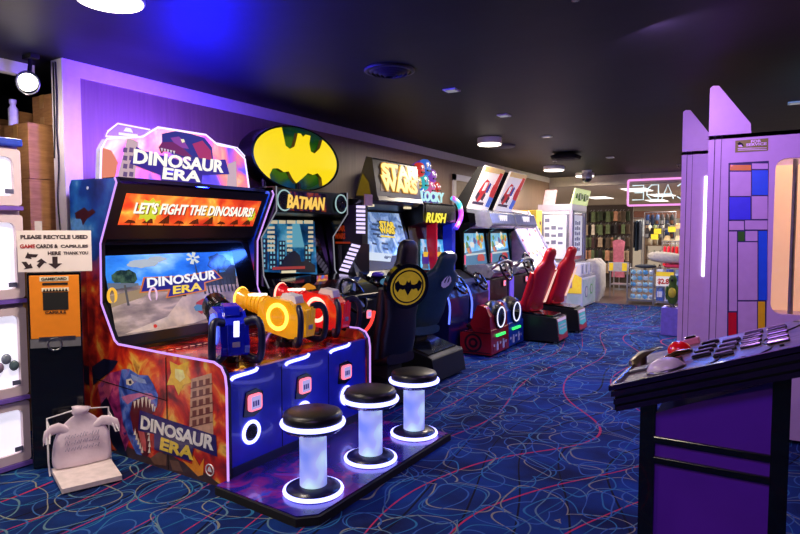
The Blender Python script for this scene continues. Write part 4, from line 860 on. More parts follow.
# ---- twin kart-style racers
def racer(yc, label):
    t = thing('racing_game', label, 'arcade game', (-3.9, yc, 0), 'pair of racing games with red seats')
    y0, y1 = yc-.475, yc+.475
    b = B(); b.prism([(-4.4, .02), (-3.5, .02), (-3.5, .85), (-3.72, .95), (-3.82, 1.0), (-3.9, 1.66), (-3.72, 1.7), (-3.78, 1.9), (-4.4, 1.9)], 'xz', y0, y1, black); b.obj('body', t, .01)
    for s in (y0, y1-.03):
        b = B(); b.prism([(-4.42, .5), (-3.7, .5), (-3.8, .95), (-3.82, 1.55), (-3.62, 1.66), (-3.64, 1.82), (-4.42, 1.93)], 'xz', s, s+.03, blackg); b.obj('side_panel', t)
    rp = Plane((-3.82, 0, 1.0), (.66, 0, .08))
    def sp(u, v, off): return Vector((-3.815-.085*v, y0+.08+u*(y1-y0-.16), 1.03+.58*v))+rp.n*off
    b = B(); P_ = lambda pts, m, off=.006: b.poly([sp(u, v, off) for u, v in pts], m)
    P_([(0, 0), (1, 0), (1, 1), (0, 1)], ramp_mat('pic_kart_sky', [(.3, (50, 130, 190)), (.5, (110, 190, 220)), (.65, (190, 225, 235))], 3, 3, emit=.75, rough=.08), .004)
    P_([(0, 0), (1, 0), (1, .42), (0, .36)], em('pic_sea', (60, 130, 180), .7))
    rr = random.Random(21)
    for i in range(16):
        u, v = .1+.8*rr.random(), .38+.5*rr.random(); k = 8; m = em('pic_kart%d' % (i % 6), [(60, 140, 70), (235, 200, 60), (200, 60, 60), (240, 240, 235), (70, 80, 160), (230, 140, 60)][i % 6], .75)
        P_([(u+.07*math.cos(2*PI*j/k)*(.6+.6*rr.random()), v+.09*math.sin(2*PI*j/k)*(.6+.6*rr.random())) for j in range(k)], m, .007+.0006*i)
    P_([(.55, .12), (.85, .12), (.88, .22), (.8, .3), (.6, .3), (.52, .2)], em('pic_red_car', (200, 50, 50), .8), .017)
    P_([(.05, .28), (.95, .3), (.95, .34), (.05, .33)], em('pic_pale_bar', (220, 235, 240), .7), .016)
    part(b.obj('screen', t), 'bright game screen with colourful karts')
    for z, c in ((1.07, (255, 90, 140)), (1.25, (255, 200, 70)), (1.43, (90, 220, 120))):
        b = B(); b.box((-3.83-.08*(z-1), y0+.02, z), (-3.795-.1*(z-1), y0+.06, z+.14), em('edge_%d' % int(z*100), c, .9)); b.obj('edge_light', t)
    silver = mat('silver_plastic', (150, 156, 170), .25, metal=.5)
    b = B(); b.prism([(-3.8, 1.66), (-3.42, 1.6), (-3.36, 1.66), (-3.42, 1.84), (-3.8, 1.9)], 'xz', y0+.01, y1-.01, silver); v = b.obj('visor', t, .02)
    b = B()
    for i in range(4): b.box((-3.418, yc-.14+i*.075, 1.69), (-3.378, yc-.095+i*.075, 1.8), em('visor_lamp', (245, 235, 250), 1.1))
    b.obj('visor_lamp', v)
    b = B()
    for i in range(7): b.box((-3.78, y0+.04+i*.125, 1.605), (-3.45, y0+.1+i*.125, 1.63), mat('blue_stripe', (60, 110, 210), .3, emit=(60, 110, 220), es=.4) if i % 2 else white)
    b.obj('visor_underside', v)
    # leaning board
    ba, bb = Vector((-3.78, 0, 1.9)), Vector((-3.5, 0, 2.5)); bu = (bb-ba).normalized(); bn = Vector((bu.z, 0, -bu.x)); BL = (bb-ba).length
    b = B(); b.prism([(-4.05, 1.9), (-3.8, 1.9), (-3.53, 2.48), (-3.62, 2.5)], 'xz', y0+.07, y0+.12, blackm); b.obj('board_bracket', t); b = B(); b.prism([(-4.05, 1.9), (-3.8, 1.9), (-3.53, 2.48), (-3.62, 2.5)], 'xz', y1-.22, y1-.17, blackm); b.obj('board_bracket', t)
    def bp(u, v, off): return ba+bu*(v*BL)+Vector((0, y0+.06+u*(y1-y0-.22), 0))+bn*off
    b = B(); C8 = [bp(u, v, o) for o in (-.02, .01) for u, v in ((0, 0), (1, 0), (1, 1), (0, 1))]
    b.add(C8, [(3, 2, 1, 0), (4, 5, 6, 7), (0, 1, 5, 4), (1, 2, 6, 5), (2, 3, 7, 6), (3, 0, 4, 7)], mat('board_cream', (240, 232, 226), .4, emit=(240, 225, 220), es=.5)); bo = b.obj('sign_board', t)
    b = B(); P_ = lambda pts, m, off: b.poly([bp(u, v, off) for u, v in pts], m)
    sm = lambda n_, c: mat('board_'+n_, c, .4, emit=c, es=.4)
    P_([(.0, .88), (1, .88), (1, 1), (0, 1)], sm('gold', (226, 190, 130)), .012)
    P_([(.16, .22), (.3, .16), (.48, .3), (.52, .5), (.46, .68), (.3, .72), (.2, .6), (.12, .4)], sm('red', (206, 50, 54)), .013)
    P_([(.08, .28), (.2, .2), (.24, .36), (.12, .42)], sm('dark', (60, 40, 60)), .015); P_([(.38, .24), (.5, .2), (.54, .36), (.42, .4)], sm('dark', (60, 40, 60)), .015)
    P_([(.26, .44), (.4, .46), (.42, .66), (.28, .64)], sm('cream', (250, 235, 220)), .015); P_([(.46, .42), (.58, .4), (.6, .62), (.5, .66)], sm('navy', (50, 70, 150)), .0155)
    P_([(.74, .08), (.97, .06), (.99, .3), (.76, .34)], sm('blue', (70, 110, 200)), .014); P_([(.68, .34), (.98, .3), (.98, .6), (.72, .62)], sm('red', (206, 50, 54)), .0145); P_([(.74, .6), (.96, .58), (.97, .9), (.8, .92)], sm('coral', (220, 70, 60)), .015); P_([(.6, .3), (.72, .32), (.7, .44), (.6, .42)], sm('cream', (250, 235, 220)), .016)
    P_([(.06, .12), (.62, .1), (.62, .17), (.06, .18)], sm('dark', (60, 40, 60)), .013)
    b.obj('board_print', bo)
    b = B(); b.prism([(-3.8, .9), (-3.42, .88), (-3.36, .96), (-3.5, 1.08), (-3.8, 1.06)], 'xz', y0+.08, y1-.08, silver); b.obj('dashboard', t, .03)
    b = B(); b.tube(smooth_path([(-3.46, y0+.1, .98), (-3.36, y0+.14, 1.08), (-3.38, yc, 1.13), (-3.36, y1-.14, 1.08), (-3.46, y1-.1, .98)]), .03, steel, 10); b.obj('handle_arch', t)
    wheel(t, (-3.34, yc, 1.02), -.35, .19)
    b = B(); b.box((-3.52, y0+.06, .1), (-3.48, y0+.2, .84), em('violet_column', (120, 90, 255), .8)); b.obj('lit_column', t)
    reader(t, -3.49, yc+.3, .76)
    b = B(); b.prism([(-3.5, .04), (-3.15, .04), (-3.15, .1), (-3.5, .16)], 'xz', y0+.1, y1-.1, blackm); b.obj('foot_well', t)
    for s in (-.1, .1): 
        b = B(); b.prism([(-3.42, .14), (-3.38, .12), (-3.44, .3), (-3.47, .3)], 'xz', yc+s-.05, yc+s+.05, steel); b.obj('pedal', t)
racer(8.42, 'racing game with leaning kart board, the one nearer the ride pods')
racer(9.4, 'racing game with leaning kart board, beside the white slanted game')
redv = mat('red_vinyl', (190, 18, 34), .35, bump=.08, scale=60)
for yc, y0, y1, lab in ((8.33, 8.09, 8.57, 'red bucket seat on black base nearest the camera'), (9.38, 9.15, 9.61, 'second red bucket seat, beyond the first red seat')):
    t, o, d, n, Ln = seat('arcade_seat', lab, yc, (-3.12, -2.41, y0, y1, .36, .4), (-3.36, .47), (-2.9, .42, -2.58, 1.32), (black, redv), 'red racing seats', .86, turn=-14)
    b = B()
    for s in (-.09, .09):
        b.box((0, 0, 0), (0, 0, 0), redv) if False else None
    P0 = o+n*.078
    b.add([P0+RTV for RTV in (d*.15+d.cross(n)*.1, d*.15+d.cross(n)*.17, d*.66+d.cross(n)*.2, d*.62+d.cross(n)*.14)], [(0, 1, 2, 3)], em('seat_stripe', (255, 205, 190), 1.)); b.obj('back_stripe', t)
    # printed end of the base
    f0 = lambda y, z: Vector((-2.43-(z-.03)/.33*.04+.003, y, z))
    b = B(); b.poly([f0(y0+.03, .05), f0(y1-.03, .05), f0(y1-.03, .35), f0(y0+.03, .35)], mat('print_red_base', (190, 40, 50), .4))
    b.poly([f0(y0+.05, .14)+Vector((.002, 0, 0)), f0((y0+y1)/2, .11)+Vector((.002, 0, 0)), f0(y1-.05, .14)+Vector((.002, 0, 0)), f0(y1-.05, .3)+Vector((.002, 0, 0)), f0(y0+.05, .3)+Vector((.002, 0, 0))], mat('print_teal_base', (70, 170, 170), .4, emit=(70, 170, 170), es=.3))
    for z in (.19, .235): b.poly([f0(y0+.09, z)+Vector((.004, 0, 0)), f0(y1-.09, z)+Vector((.004, 0, 0)), f0(y1-.09, z+.022)+Vector((.004, 0, 0)), f0(y0+.09, z+.022)+Vector((.004, 0, 0))], whitep)
    b.poly([f0(y0+.04, .305)+Vector((.002, 0, 0)), f0(y1-.04, .305)+Vector((.002, 0, 0)), f0(y1-.04, .345)+Vector((.002, 0, 0)), f0(y0+.04, .345)+Vector((.002, 0, 0))], em('lilac_strip', (215, 190, 240), .7)); b.obj('base_print', t)

# ---- white slanted game, yellow cabinet, white claw machine
t = thing('ticket_game', 'white ticket game with bright slanted playfield beyond the racing games', 'arcade game', (-3.8, 10.75, 0))
Y0, Y1 = 10.0, 11.3
pinkw = mat('pinkish_white_shell', (226, 200, 206), .4)
b = B(); b.prism([(-4.35, .02), (-3.3, .02), (-3.2, .6), (-3.25, .8), (-3.45, .86), (-4.05, 1.95), (-4.35, 2.0)], 'xz', Y0, Y1, pinkw); b.obj('body', t, .02)
sa, sb = Vector((-3.46, 0, .88)), Vector((-4.05, 0, 1.95)); su = (sb-sa).normalized(); pn = Vector((su.z, 0, -su.x)); SL = (sb-sa).length
fp_ = lambda u, v, o: sa+su*(v*SL)+Vector((0, Y0+u*(Y1-Y0), 0))+pn*o
b = B(); b.poly([fp_(.04, .02, .004), fp_(.96, .02, .004), fp_(.96, .98, .004), fp_(.04, .98, .004)], ramp_mat('lit_playfield', [(.3, (235, 170, 190)), (.5, (255, 235, 238)), (.7, (200, 215, 250))], 4, 3, emit=.6, rough=.1))
rr = random.Random(5)
for i in range(22):
    u, v = .1+.78*rr.random(), .06+.86*rr.random(); m = em('play_%d' % (i % 4), [(205, 90, 110), (130, 150, 220), (250, 210, 120), (225, 130, 150)][i % 4], .7); b.poly([fp_(u, v, .006+i*.0003), fp_(u+.08, v+.01, .006+i*.0003), fp_(u+.07, v+.05, .006+i*.0003), fp_(u+.01, v+.04, .006+i*.0003)], m)
b.obj('playfield', t)
for u in (.0, .97): b = B(); b.tube([fp_(u+.015, 0, .02), fp_(u+.015, 1, .02)], .025, white, 8); b.obj('rail', t)
b = B(); b.box((-3.24, Y0+.1, .5), (-3.12, Y1-.1, .68), mat('rose_panel', (205, 140, 160), .4)); b.obj('ticket_deck', t, .02)
t = thing('prize_cabinet', 'yellow printed cabinet squeezed beside the white claw machine', 'arcade game', (-4.1, 11.6, 0))
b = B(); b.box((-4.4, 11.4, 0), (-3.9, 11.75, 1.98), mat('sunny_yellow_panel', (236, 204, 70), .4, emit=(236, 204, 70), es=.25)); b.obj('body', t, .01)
b = B()
for i in range(9): x, z = -4.35+.43*((i*37) % 10)/10, .9+.1*i; b.cyl((x, 11.396, z), (x, 11.4, z), .045, mat('green_flower', (90, 120, 40), .5) if i % 2 else mat('brown_flower', (110, 70, 30), .5), n=7)
for i in range(7): y, z = 11.46+.22*((i*23) % 10)/10, .95+.13*i; b.cyl((-3.9, y, z), (-3.896, y, z), .04, mat('green_flower', (90, 120, 40), .5) if i % 2 else mat('brown_flower', (110, 70, 30), .5), n=7)
b.obj('flower_print', t)
CX, CY0, CY1 = -3.42, 12.2, 13.3; cl = thing('claw_machine', 'white claw machine with posters in windows and greenish sign on top', 'claw machine', (-3.65, 12.75, 0))
b = B(); b.box((-4.15, CY0, .02), (-3.2, CY1, .62), white); b.box((-4.15, CY0, .62), (CX, CY1, .92), white); b.obj('lower_cabinet', cl, .015)
b = B(); lm = mat('lilac_white_frame', (186, 176, 196), .35, var=.03)
b.box((-4.15, CY0, 1.98), (CX, CY1, 2.12), lm)
for x0, x1 in ((-4.15, -4.08), (CX-.07, CX)):
    for y0, y1 in ((CY0, CY0+.08), (CY1-.08, CY1)): b.box((x0, y0, .92), (x1, y1, 1.98), lm)
b.box((-4.15, CY0, .92), (-4.12, CY1, 1.98), lm); b.box((-4.15, CY1-.03, .92), (CX, CY1, 1.98), lm); b.obj('upper_frame', cl, .01)
b = B(); b.box((-4.1, CY0+.1, 1.94), (CX-.08, CY1-.1, 1.975), em('cabinet_tube', (255, 250, 250), 1.3)); b.obj('inner_lamp', cl)
glz = mat('clear_pane', (255, 255, 255), .02, var=0, trans=1.)
for nm, a, c in (('side_pane', (-4.07, CY0+.03, .95), (CX-.08, CY0+.04, 1.97)), ('front_pane', (CX-.04, CY0+.09, .95), (CX-.03, CY1-.09, 1.97))):
    b = B(); b.box(a, c, glz); p_ = b.obj(nm, cl)
    b = B(); pm = mat('poster_white', (240, 240, 248), .5, emit=(225, 228, 250), es=.2); pk = mat('poster_ink', (130, 135, 165), .5)
    if nm == 'side_pane':
        b.box((-4.02, CY0+.024, 1.0), (CX-.13, CY0+.03, 1.9), pm)
        for i in range(10): x = -4.0+(i % 3)*.14; z = 1.3+.15*(i//3); b.box((x, CY0+.02, z), (x+.1, CY0+.024, z+.05+.03*(i % 2)), pk)
    else:
        b.box((CX-.03, CY0+.2, 1.05), (CX-.026, CY1-.25, 1.9), pm)
        for i in range(18): y = CY0+.3+(i % 3)*.14; z = 1.15+.11*(i//3); b.box((CX-.026, y, z), (CX-.022, y+.1, z+.06+.02*(i % 2)), pk)
    b.obj('poster', p_)
b = B()
for y0, y1, z0, z1 in ((CY0+.06, CY0+.1, .93, 1.98), (CY1-.1, CY1-.06, .93, 1.98)): b.box((CX-.01, y0, z0), (CX+.012, y1, z1), mat('grey_frame', (110, 108, 120), .4))
b.box((CX-.01, CY0+.06, .93), (CX+.012, CY1-.06, .97), mat('grey_frame', (110, 108, 120), .4)); b.box((CX-.01, CY0+.06, 1.95), (CX+.012, CY1-.06, 1.99), mat('grey_frame', (110, 108, 120), .4)); b.obj('door_frame', cl)
b = B(); b.box((CX, CY0+.02, .6), (-3.21, CY1-.02, .66), mat('grey_deck', (170, 165, 178), .4))
b.obj('control_deck', cl)
for y in (CY0+.18, CY0+.5, CY0+.85):
    b = B(); b.box((CX+.005, y-.13, .662), (-3.24, y+.1, .9), white); c_ = b.obj('prize_box', cl, .01); b = B(); b.box((-3.24, y-.05, .7), (-3.236, y-.01, .86), pk); b.obj('box_print', c_)
b = B(); b.prism([(-3.9, .3), (-3.21, .3), (-3.21, .62), (-3.4, .72), (-3.9, .72)], 'xz', CY0-.012, CY0-.002, mat('yellow_card', (240, 205, 60), .4, emit=(240, 205, 60), es=.3)); b.obj('yellow_panel', cl)
b = B(); b.box((-3.2, CY0+.05, .06), (-3.192, CY1-.05, .58), ramp_mat('pale_green_print', [(.4, (190, 215, 205)), (.6, (215, 225, 225))], 6, 2, rough=.4)); b.box((-4.1, CY0-.006, .06), (-3.22, CY0-.001, .29), MATS['pale_green_print'])
hx = [(math.cos(i*PI/3), math.sin(i*PI/3)) for i in range(6)]
for y, z, r, m in ((CY0+.3, .32, .13, pk), (CY0+.3, .32, .1, whitep), (CY0+.7, .35, .12, mat('hex_green', (120, 190, 110), .4)), (CY0+.7, .35, .08, whitep)):
    b.prism([(y+r*c, z+r*s) for c, s in hx], 'yz', -3.192, -3.188+.004*(.14-r)*10, m)
b.obj('hexagon_print', cl)
b = B(); gm = mat('lime_sign', (225, 238, 170), .4, emit=(220, 235, 160), es=.7); b.prism([(CX-.05, 2.12), (CX-.02, 2.12), (CX+.06, 2.44), (CX+.03, 2.44)], 'xz', CY0-.0, CY1+.1, gm); b.prism([(-4.05, 2.12), (-3.8, 2.12), (-3.75, 2.42), (-4.0, 2.42)], 'xz', CY0+.02, CY0+.05, mat('pink_card', (230, 190, 200), .4)); sg2 = b.obj('top_sign', cl)
b = B(); hp = Plane((CX-.02, 0, 2.12), (.32, 0, -.08))
for i in range(5): y = CY0+.15+i*.2; b.box((CX+.012, y, 2.2), (CX+.05, y+.13, 2.36), mat('sign_green_ink', (90, 130, 40), .4)) if i % 2 else b.box((CX+.012, y, 2.24), (CX+.05, y+.1, 2.34), mat('sign_green_ink', (90, 130, 40), .4))
b.obj('sign_print', sg2)
# ================================================================== LEFT SIDE: CAPSULE MACHINE, BOXES, RECYCLING BIN, BAG STAND
t = thing('capsule_machine', 'white capsule vending machine with lit windows and blue top, cut by left edge', 'vending machine', (-4.4, 1.7, 0))
lil = mat('lilac_white_plastic', (218, 198, 206), .35, var=.03)
b = B(); b.box((-4.68, 1.32, .0), (-4.19, 2.04, 2.1), lil); b.obj('body', t, .01)
b = B(); b.box((-4.7, 1.31, 2.1), (-4.14, 2.05, 2.15), mat('blue_top', (40, 70, 190), .35)); part(b.obj('top_cap', t, .01), 'blue top')
win = mat('lit_window', (240, 240, 250), .1, emit=(235, 232, 250), es=.8, var=.02)
ledge = mat('violet_ledge', (120, 90, 190), .3)
for z0, z1 in ((.04, .44), (.48, 1.06), (1.12, 1.66), (1.72, 2.08)):
    for y0, y1 in ((1.34, 1.68), (1.69, 2.035)):
        # a moulded frame with a recessed lit window
        b = B(); o_ = rrect(y0, z0, y1, z1, .02); i_ = rrect(y0+.05, z0+.06, y1-.045, z1-.05, .04)
        n_ = len(o_)
        vs = [(-4.15, y, z) for y, z in o_]+[(-4.15, y, z) for y, z in i_]+[(-4.19, y, z) for y, z in i_]+[(-4.19, y, z) for y, z in o_]
        fs = []
        for i in range(n_):
            j = (i+1) % n_; fs += [(i, j, n_+j, n_+i), (n_+i, n_+j, 2*n_+j, 2*n_+i), (3*n_+i, 3*n_+j, j, i)]
        b.add(vs, fs, lil); b.box((-4.16, y0, z0-.03), (-4.135, y1, z0-.004), ledge); fr = b.obj('drawer_front', t)
        b = B(); b.prism(i_, 'yz', -4.188, -4.18, win); b.obj('window', fr)
        b = B(); b.box((-4.15, y1-.1, z0+.075), (-4.145, y1-.05, z0+.105), mat('grey_price_tag', (90, 90, 120), .5)); b.obj('price_tag', fr)
        if abs(z0-.48) < .01:
            for k in range(5): B().ell((-4.172, y0+.09+.045*k, z0+.2+.05*(k % 2)), (.02, .03, .035), mat('capsule_tint%d' % (k % 3), [(120, 130, 150), (90, 110, 120), (150, 130, 160)][k % 3], .2)).obj('capsule', fr)

def carton(x, y, z, w, d, h, rot, label, lid=False):
    T = Matrix.Translation((x, y, z)) @ Euler((0, 0, rot)).to_matrix().to_4x4()
    t = thing('cardboard_box', label, 'box', (x, y, z), 'cardboard boxes in the storage corner')
    b = B(T); b.box((-w/2, -d/2, 0), (w/2, d/2, h), card); b.obj('carton', t, .004)
    b = B(T); b.box((-.03, -d/2-.002, h-.1), (.03, -d/2, h), tape); b.box((-.03, -d/2-.002, h-.002+.002), (.03, d/2+.002, h+.002), tape); b.box((-.03, -d/2-.002, 0), (.03, -d/2, .07), tape); b.obj('tape', t)
    if lid:
        for s in (-1, 1): b = B(T); b.prism([(s*w/2, h-.004), (s*(w/2+.08), h+.1), (s*(w/2+.085), h+.1), (s*(w/2+.006), h-.004)], 'xz', -d/2, d/2, card); b.obj('flap', t)
    return t
carton(-4.93, 2.6, 0, .38, .42, .5, 0, 'brown carton at the floor under the storage stack')
carton(-4.93, 2.6, .503, .36, .42, .55, 0, 'brown carton second from the floor in the storage stack')
carton(-4.93, 2.6, 1.056, .37, .44, .46, 0, 'brown carton third from the floor, behind the recycling sign')
carton(-4.93, 2.6, 1.519, .37, .43, .43, 0, 'large brown carton directly below the tan taped one')
carton(-4.93, 2.6, 1.952, .36, .42, .42, 0, 'tan taped carton high in the storage stack, over the capsule machine')
carton(-4.87, 2.68, 2.375, .28, .24, .24, 0, 'small brown carton topmost in the corner beside the wall end')
carton(-5.38, 2.62, 0, .4, .4, 1.1, 0, 'floor carton of the hidden stack behind the capsule machine')
carton(-5.38, 2.62, 1.103, .4, .4, 1.1, 0, 'upper closed carton of the hidden stack behind the capsule machine')
carton(-5.34, 2.6, 2.206, .3, .3, .2, .1, 'small open carton with raised flaps above the capsule machine', True)
t = thing('plastic_jar', 'small white jar standing on top of the stacked cartons', 'jar', (-5.06, 2.44, 2.375))
b = B(); b.lathe([(.035, 2.375), (.035, 2.51), (.02, 2.53), (.02, 2.55)], (-5.06, 2.44, 0), mat('frosted_white', (220, 220, 215), .4)); b.obj('body', t)
B().lathe([(.026, 2.55), (.026, 2.58)], (-5.06, 2.44, 0), whitep).obj('lid', t)
b = B(); b.box((-4.56, 2.497, 0), (-4.5, 2.499, 0), whitep) if False else None
# spotlight clamped under the trim
c = at(28, 82, 1, 2.3); dd = (Vector((-2.2, .9, 1.2))-c).normalized()
t = thing('spotlight', 'round lit silver spotlight hanging in the dark corner by the wall', 'spotlight', (c.x, c.y, CZ))
b = B(); b.cyl(c-dd*.1, c, .03, chrome, .07, 24); b.obj('shade', t)
b = B(); b.cyl(c-dd*.002, c+dd*.005, .062, em('spot_white', (255, 250, 240), 5.), n=24); b.obj('bulb', t)
B().ring(c+dd*.02, dd, .082, .005, steel, 24, 6).obj('guard_ring', t)
b = B(); b.tube([c-dd*.08, (c.x-.02, c.y+.03, CZ-.06), (c.x-.02, c.y+.03, CZ)], .014, blackm); b.box((c.x-.07, c.y, CZ-.03), (c.x+.05, c.y+.06, CZ), blackm); b.obj('arm', t)
b = B(); b.tube(smooth_path([(WX-.06, 2.478, CZ-.02), (WX-.05, 2.475, 2.5), (WX-.075, 2.475, 2.3), (WX-.045, 2.475, 2.05), (WX-.09, 2.475, 1.8), (WX-.06, 2.475, 1.55), (WX+.02, 2.44, 1.35), (WX+.04, 2.44, .9), (WX+.02, 2.44, .01)], 3), .006, blackm, 6)
b.solo('power_cable', 'thin black cable running down the pale wall end', 'cable', (WX, 2.46, .0))
b = B(); b.tube(smooth_path([(WX-.09, 2.478, CZ-.02), (WX-.095, 2.478, 2.55), (WX-.1, 2.478, 2.35), (WX-.11, 2.478, 2.2), (WX-.115, 2.478, 2.1)], 3), .005, blackm, 6)
b.solo('power_cable', 'second short cable looping beside the long one near the ceiling', 'cable', (WX, 2.47, 2.1))

R52 = math.radians(52)
TB = Matrix.Translation((-4.04, 1.99, 0)) @ Euler((0, 0, R52)).to_matrix().to_4x4()
t = thing('recycling_bin', 'black recycling bin with an orange front beside the capsule machine', 'bin', TB @ Vector((.15, .15, 0)))
b = B(TB); b.box((0, 0, 0), (.31, .26, 1.29), blackg); b.obj('body', t, .008)
orange = mat('orange_panel', (242, 140, 30), .4, var=.04)
b = B(TB); b.box((.015, -.006, .86), (.3, 0, 1.27), orange); pn_ = b.obj('front_panel', t, .003)
b = B(TB); b.box((.06, -.008, .845), (.27, -.002, .87), steel); b.ring((.15, -.004, .82), (0, 1, 0), .04, .006, steel, 20, 6); b.box((.01, -.005, .8), (.3, -.001, .858), mat('grey_drawer', (110, 110, 116), .4)); b.obj('drawer_lip', t)
b = B(TB); b.box((.075, -.008, 1.232), (.24, -.0065, 1.262), mat('cream_label', (240, 225, 190), .5)); b.text('GAMECARD', (.085, -.009, 1.238), RX, UZ, .145, .018, blackm, .001, .03); b.box((.09, -.009, 1.208), (.235, -.006, 1.222), blackm); b.obj('card_slot', pn_)
b = B(TB); b.box((.09, -.009, 1.045), (.235, -.006, 1.16), blackm); b.box((.085, -.008, 1.165), (.24, -.0065, 1.19), mat('cream_label', (240, 225, 190), .5)); b.text('CAPSULE', (.1, -.009, 1.02), RX, UZ, .12, .018, blackm, .001, .03)
for i in range(8): b.prism([(.09+i*.018, 1.165), (.108+i*.018, 1.165), (.099+i*.018, 1.185)], 'xz', -.0095, -.008, blackm)
b.obj('capsule_opening', pn_)
t = thing('paper_sign', 'white handmade recycling sign standing on the black bin', 'sign', TB @ Vector((.15, .05, 1.29)))
b = B(TB); b.box((-.05, .03, 1.292), (.375, .036, 1.56), mat('sign_paper', (238, 226, 222), .7, var=.02)); b.obj('board', t)
ink = mat('sign_ink', (44, 22, 28), .6); inkr = mat('sign_ink_red', (170, 30, 36), .6)
b = B(TB)
b.text('PLEASE RECYCLE USED', (-.03, .029, 1.505), RX, UZ, .385, .026, ink, .001, .04)
b.text('GAME', (-.035, .029, 1.445), RX, UZ, .085, .026, inkr, .001, .04); b.text('CARDS &', (.055, .029, 1.445), RX, UZ, .125, .026, ink, .001, .04); b.text('CAPSULES', (.195, .029, 1.447), RX, UZ, .16, .02, ink, .001, .04)
b.text('HERE', (.12, .029, 1.4), RX, UZ, .075, .024, ink, .001, .04); b.text('THANK YOU', (.21, .029, 1.402), RX, UZ, .145, .02, ink, .001, .04)
b.prism([(.145, 1.39), (.175, 1.39), (.175, 1.345), (.2, 1.345), (.16, 1.31), (.12, 1.345), (.145, 1.345)], 'xz', .028, .0295, ink)
for k in range(3):
    a = k*2*PI/3+PI/2; c0 = Vector((.035, .0285, 1.36)); U = lambda aa, r: c0+Vector((math.cos(aa)*r*1.25, 0, math.sin(aa)*r))
    b.poly([U(a-.5, .052), U(a+.35, .052), U(a+.35, .03), U(a-.5, .03)], ink); b.poly([U(a+.33, .066), U(a+1.0, .042), U(a+.33, .016)], ink)
b.obj('lettering', t)
b = B(TB); b.box((.05, .036, 1.292), (.09, .05, 1.62), mat('clear_clip', (190, 180, 180), .2)); b.obj('clip', t)

TS = Matrix.Translation((-3.83, 2.18, 0)) @ Euler((0, 0, math.radians(70))).to_matrix().to_4x4()
t = thing('bag_stand', 'white wire bag stand with a flat white foot on the carpet', 'stand', TS @ Vector((0, 0, 0)))
b = B(TS); b.prism([(-.17, -.42), (.16, -.42), (.17, -.03), (-.17, -.03)], 'xy', .012, .04, mat('cream_board', (228, 214, 212), .5)); b.obj('foot_plate', t, .008)
wire = mat('white_wire', (225, 220, 226), .3)
b = B(TS); b.tube([(-.18, -.05, .0), (-.18, .0, .08), (-.18, .0, .36), (.0, .0, .39), (.18, .0, .37), (.18, .0, .08), (.18, -.05, .0)], .006, wire, 8); b.obj('wire_frame', t)
for s in (-1, 1):
    b = B(TS); b.tube([(s*.18, 0, .35), (s*.19, -.08, .31), (s*.21, -.15, .24), (s*.19, -.15, .24), (s*.175, -.08, .31)], .005, wire, 6, True); b.obj('hook_loop', t)
bag_m = mat('white_bag_film', (226, 208, 222), .35, var=.06, scale=10, bump=.6, trans=.0)
TB2 = TS @ Matrix.Translation((0, -.02, 0)) @ Matrix.Diagonal((.9, .82, .82, 1)); t = thing('plastic_bag', 'white printed carrier bag hung by its handles on the wire stand', 'bag', TS @ Vector((0, -.04, .045)))
b = B(TB2); secs = []
for z, w, th in ((.053, .17, .05), (.06, .195, .075), (.14, .195, .085), (.24, .19, .075), (.32, .17, .06), (.38, .125, .045), (.43, .08, .035), (.455, .05, .03)):
    secs.append(((0.005, -.055-.01*math.sin(z*30), z), RX, w, RY, th*.55))
b.loft(secs, bag_m, 28, .8); o_ = b.obj('bag_body', t)
rr = random.Random(2)
for v in o_.data.vertices: v.co += Vector((rr.uniform(-.004, .004), rr.uniform(-.006, .006), rr.uniform(-.003, .003)))
s = o_.modifiers.new('smooth', 'SUBSURF'); s.levels = 1; s.render_levels = 1
b = B(TB2); b.loft([((0, -.05, .45), RX, .045, RY, .03), ((0, -.05, .47), RX, .055, RY, .04), ((0.01, -.05, .5), RX, .06, RY, .045), ((-.03, -.05, .52), RX, .025, RY, .02)], bag_m, 16, .8); b.obj('gathered_top', t)
for s in (-1, 1):
    b = B(TB2); b.loft([((s*.08, -.05, .33), RY, .03, UZ, .045), ((s*.14, -.06, .375), RY, .022, UZ, .04), ((s*.19, -.08, .37), RY, .02, UZ, .04), ((s*.235, -.11, .335), RY, .02, UZ, .045), ((s*.245, -.12, .3), RY, .01, UZ, .03)], bag_m, 16, .8); b.obj('handle', t)
b = B(TB2); gi = mat('grey_bag_print', (150, 140, 172), .5)
rr = random.Random(9)
for r in range(3):
    for i in range(6): x, z = -.11+i*.038, .29-r*.05; b.tube([(x, -.102, z), (x+.012, -.103, z+.03*rr.random()+.01), (x+.02, -.103, z-.005), (x+.03, -.102, z+.025)], .0025, gi, 5)
b.obj('print', t)

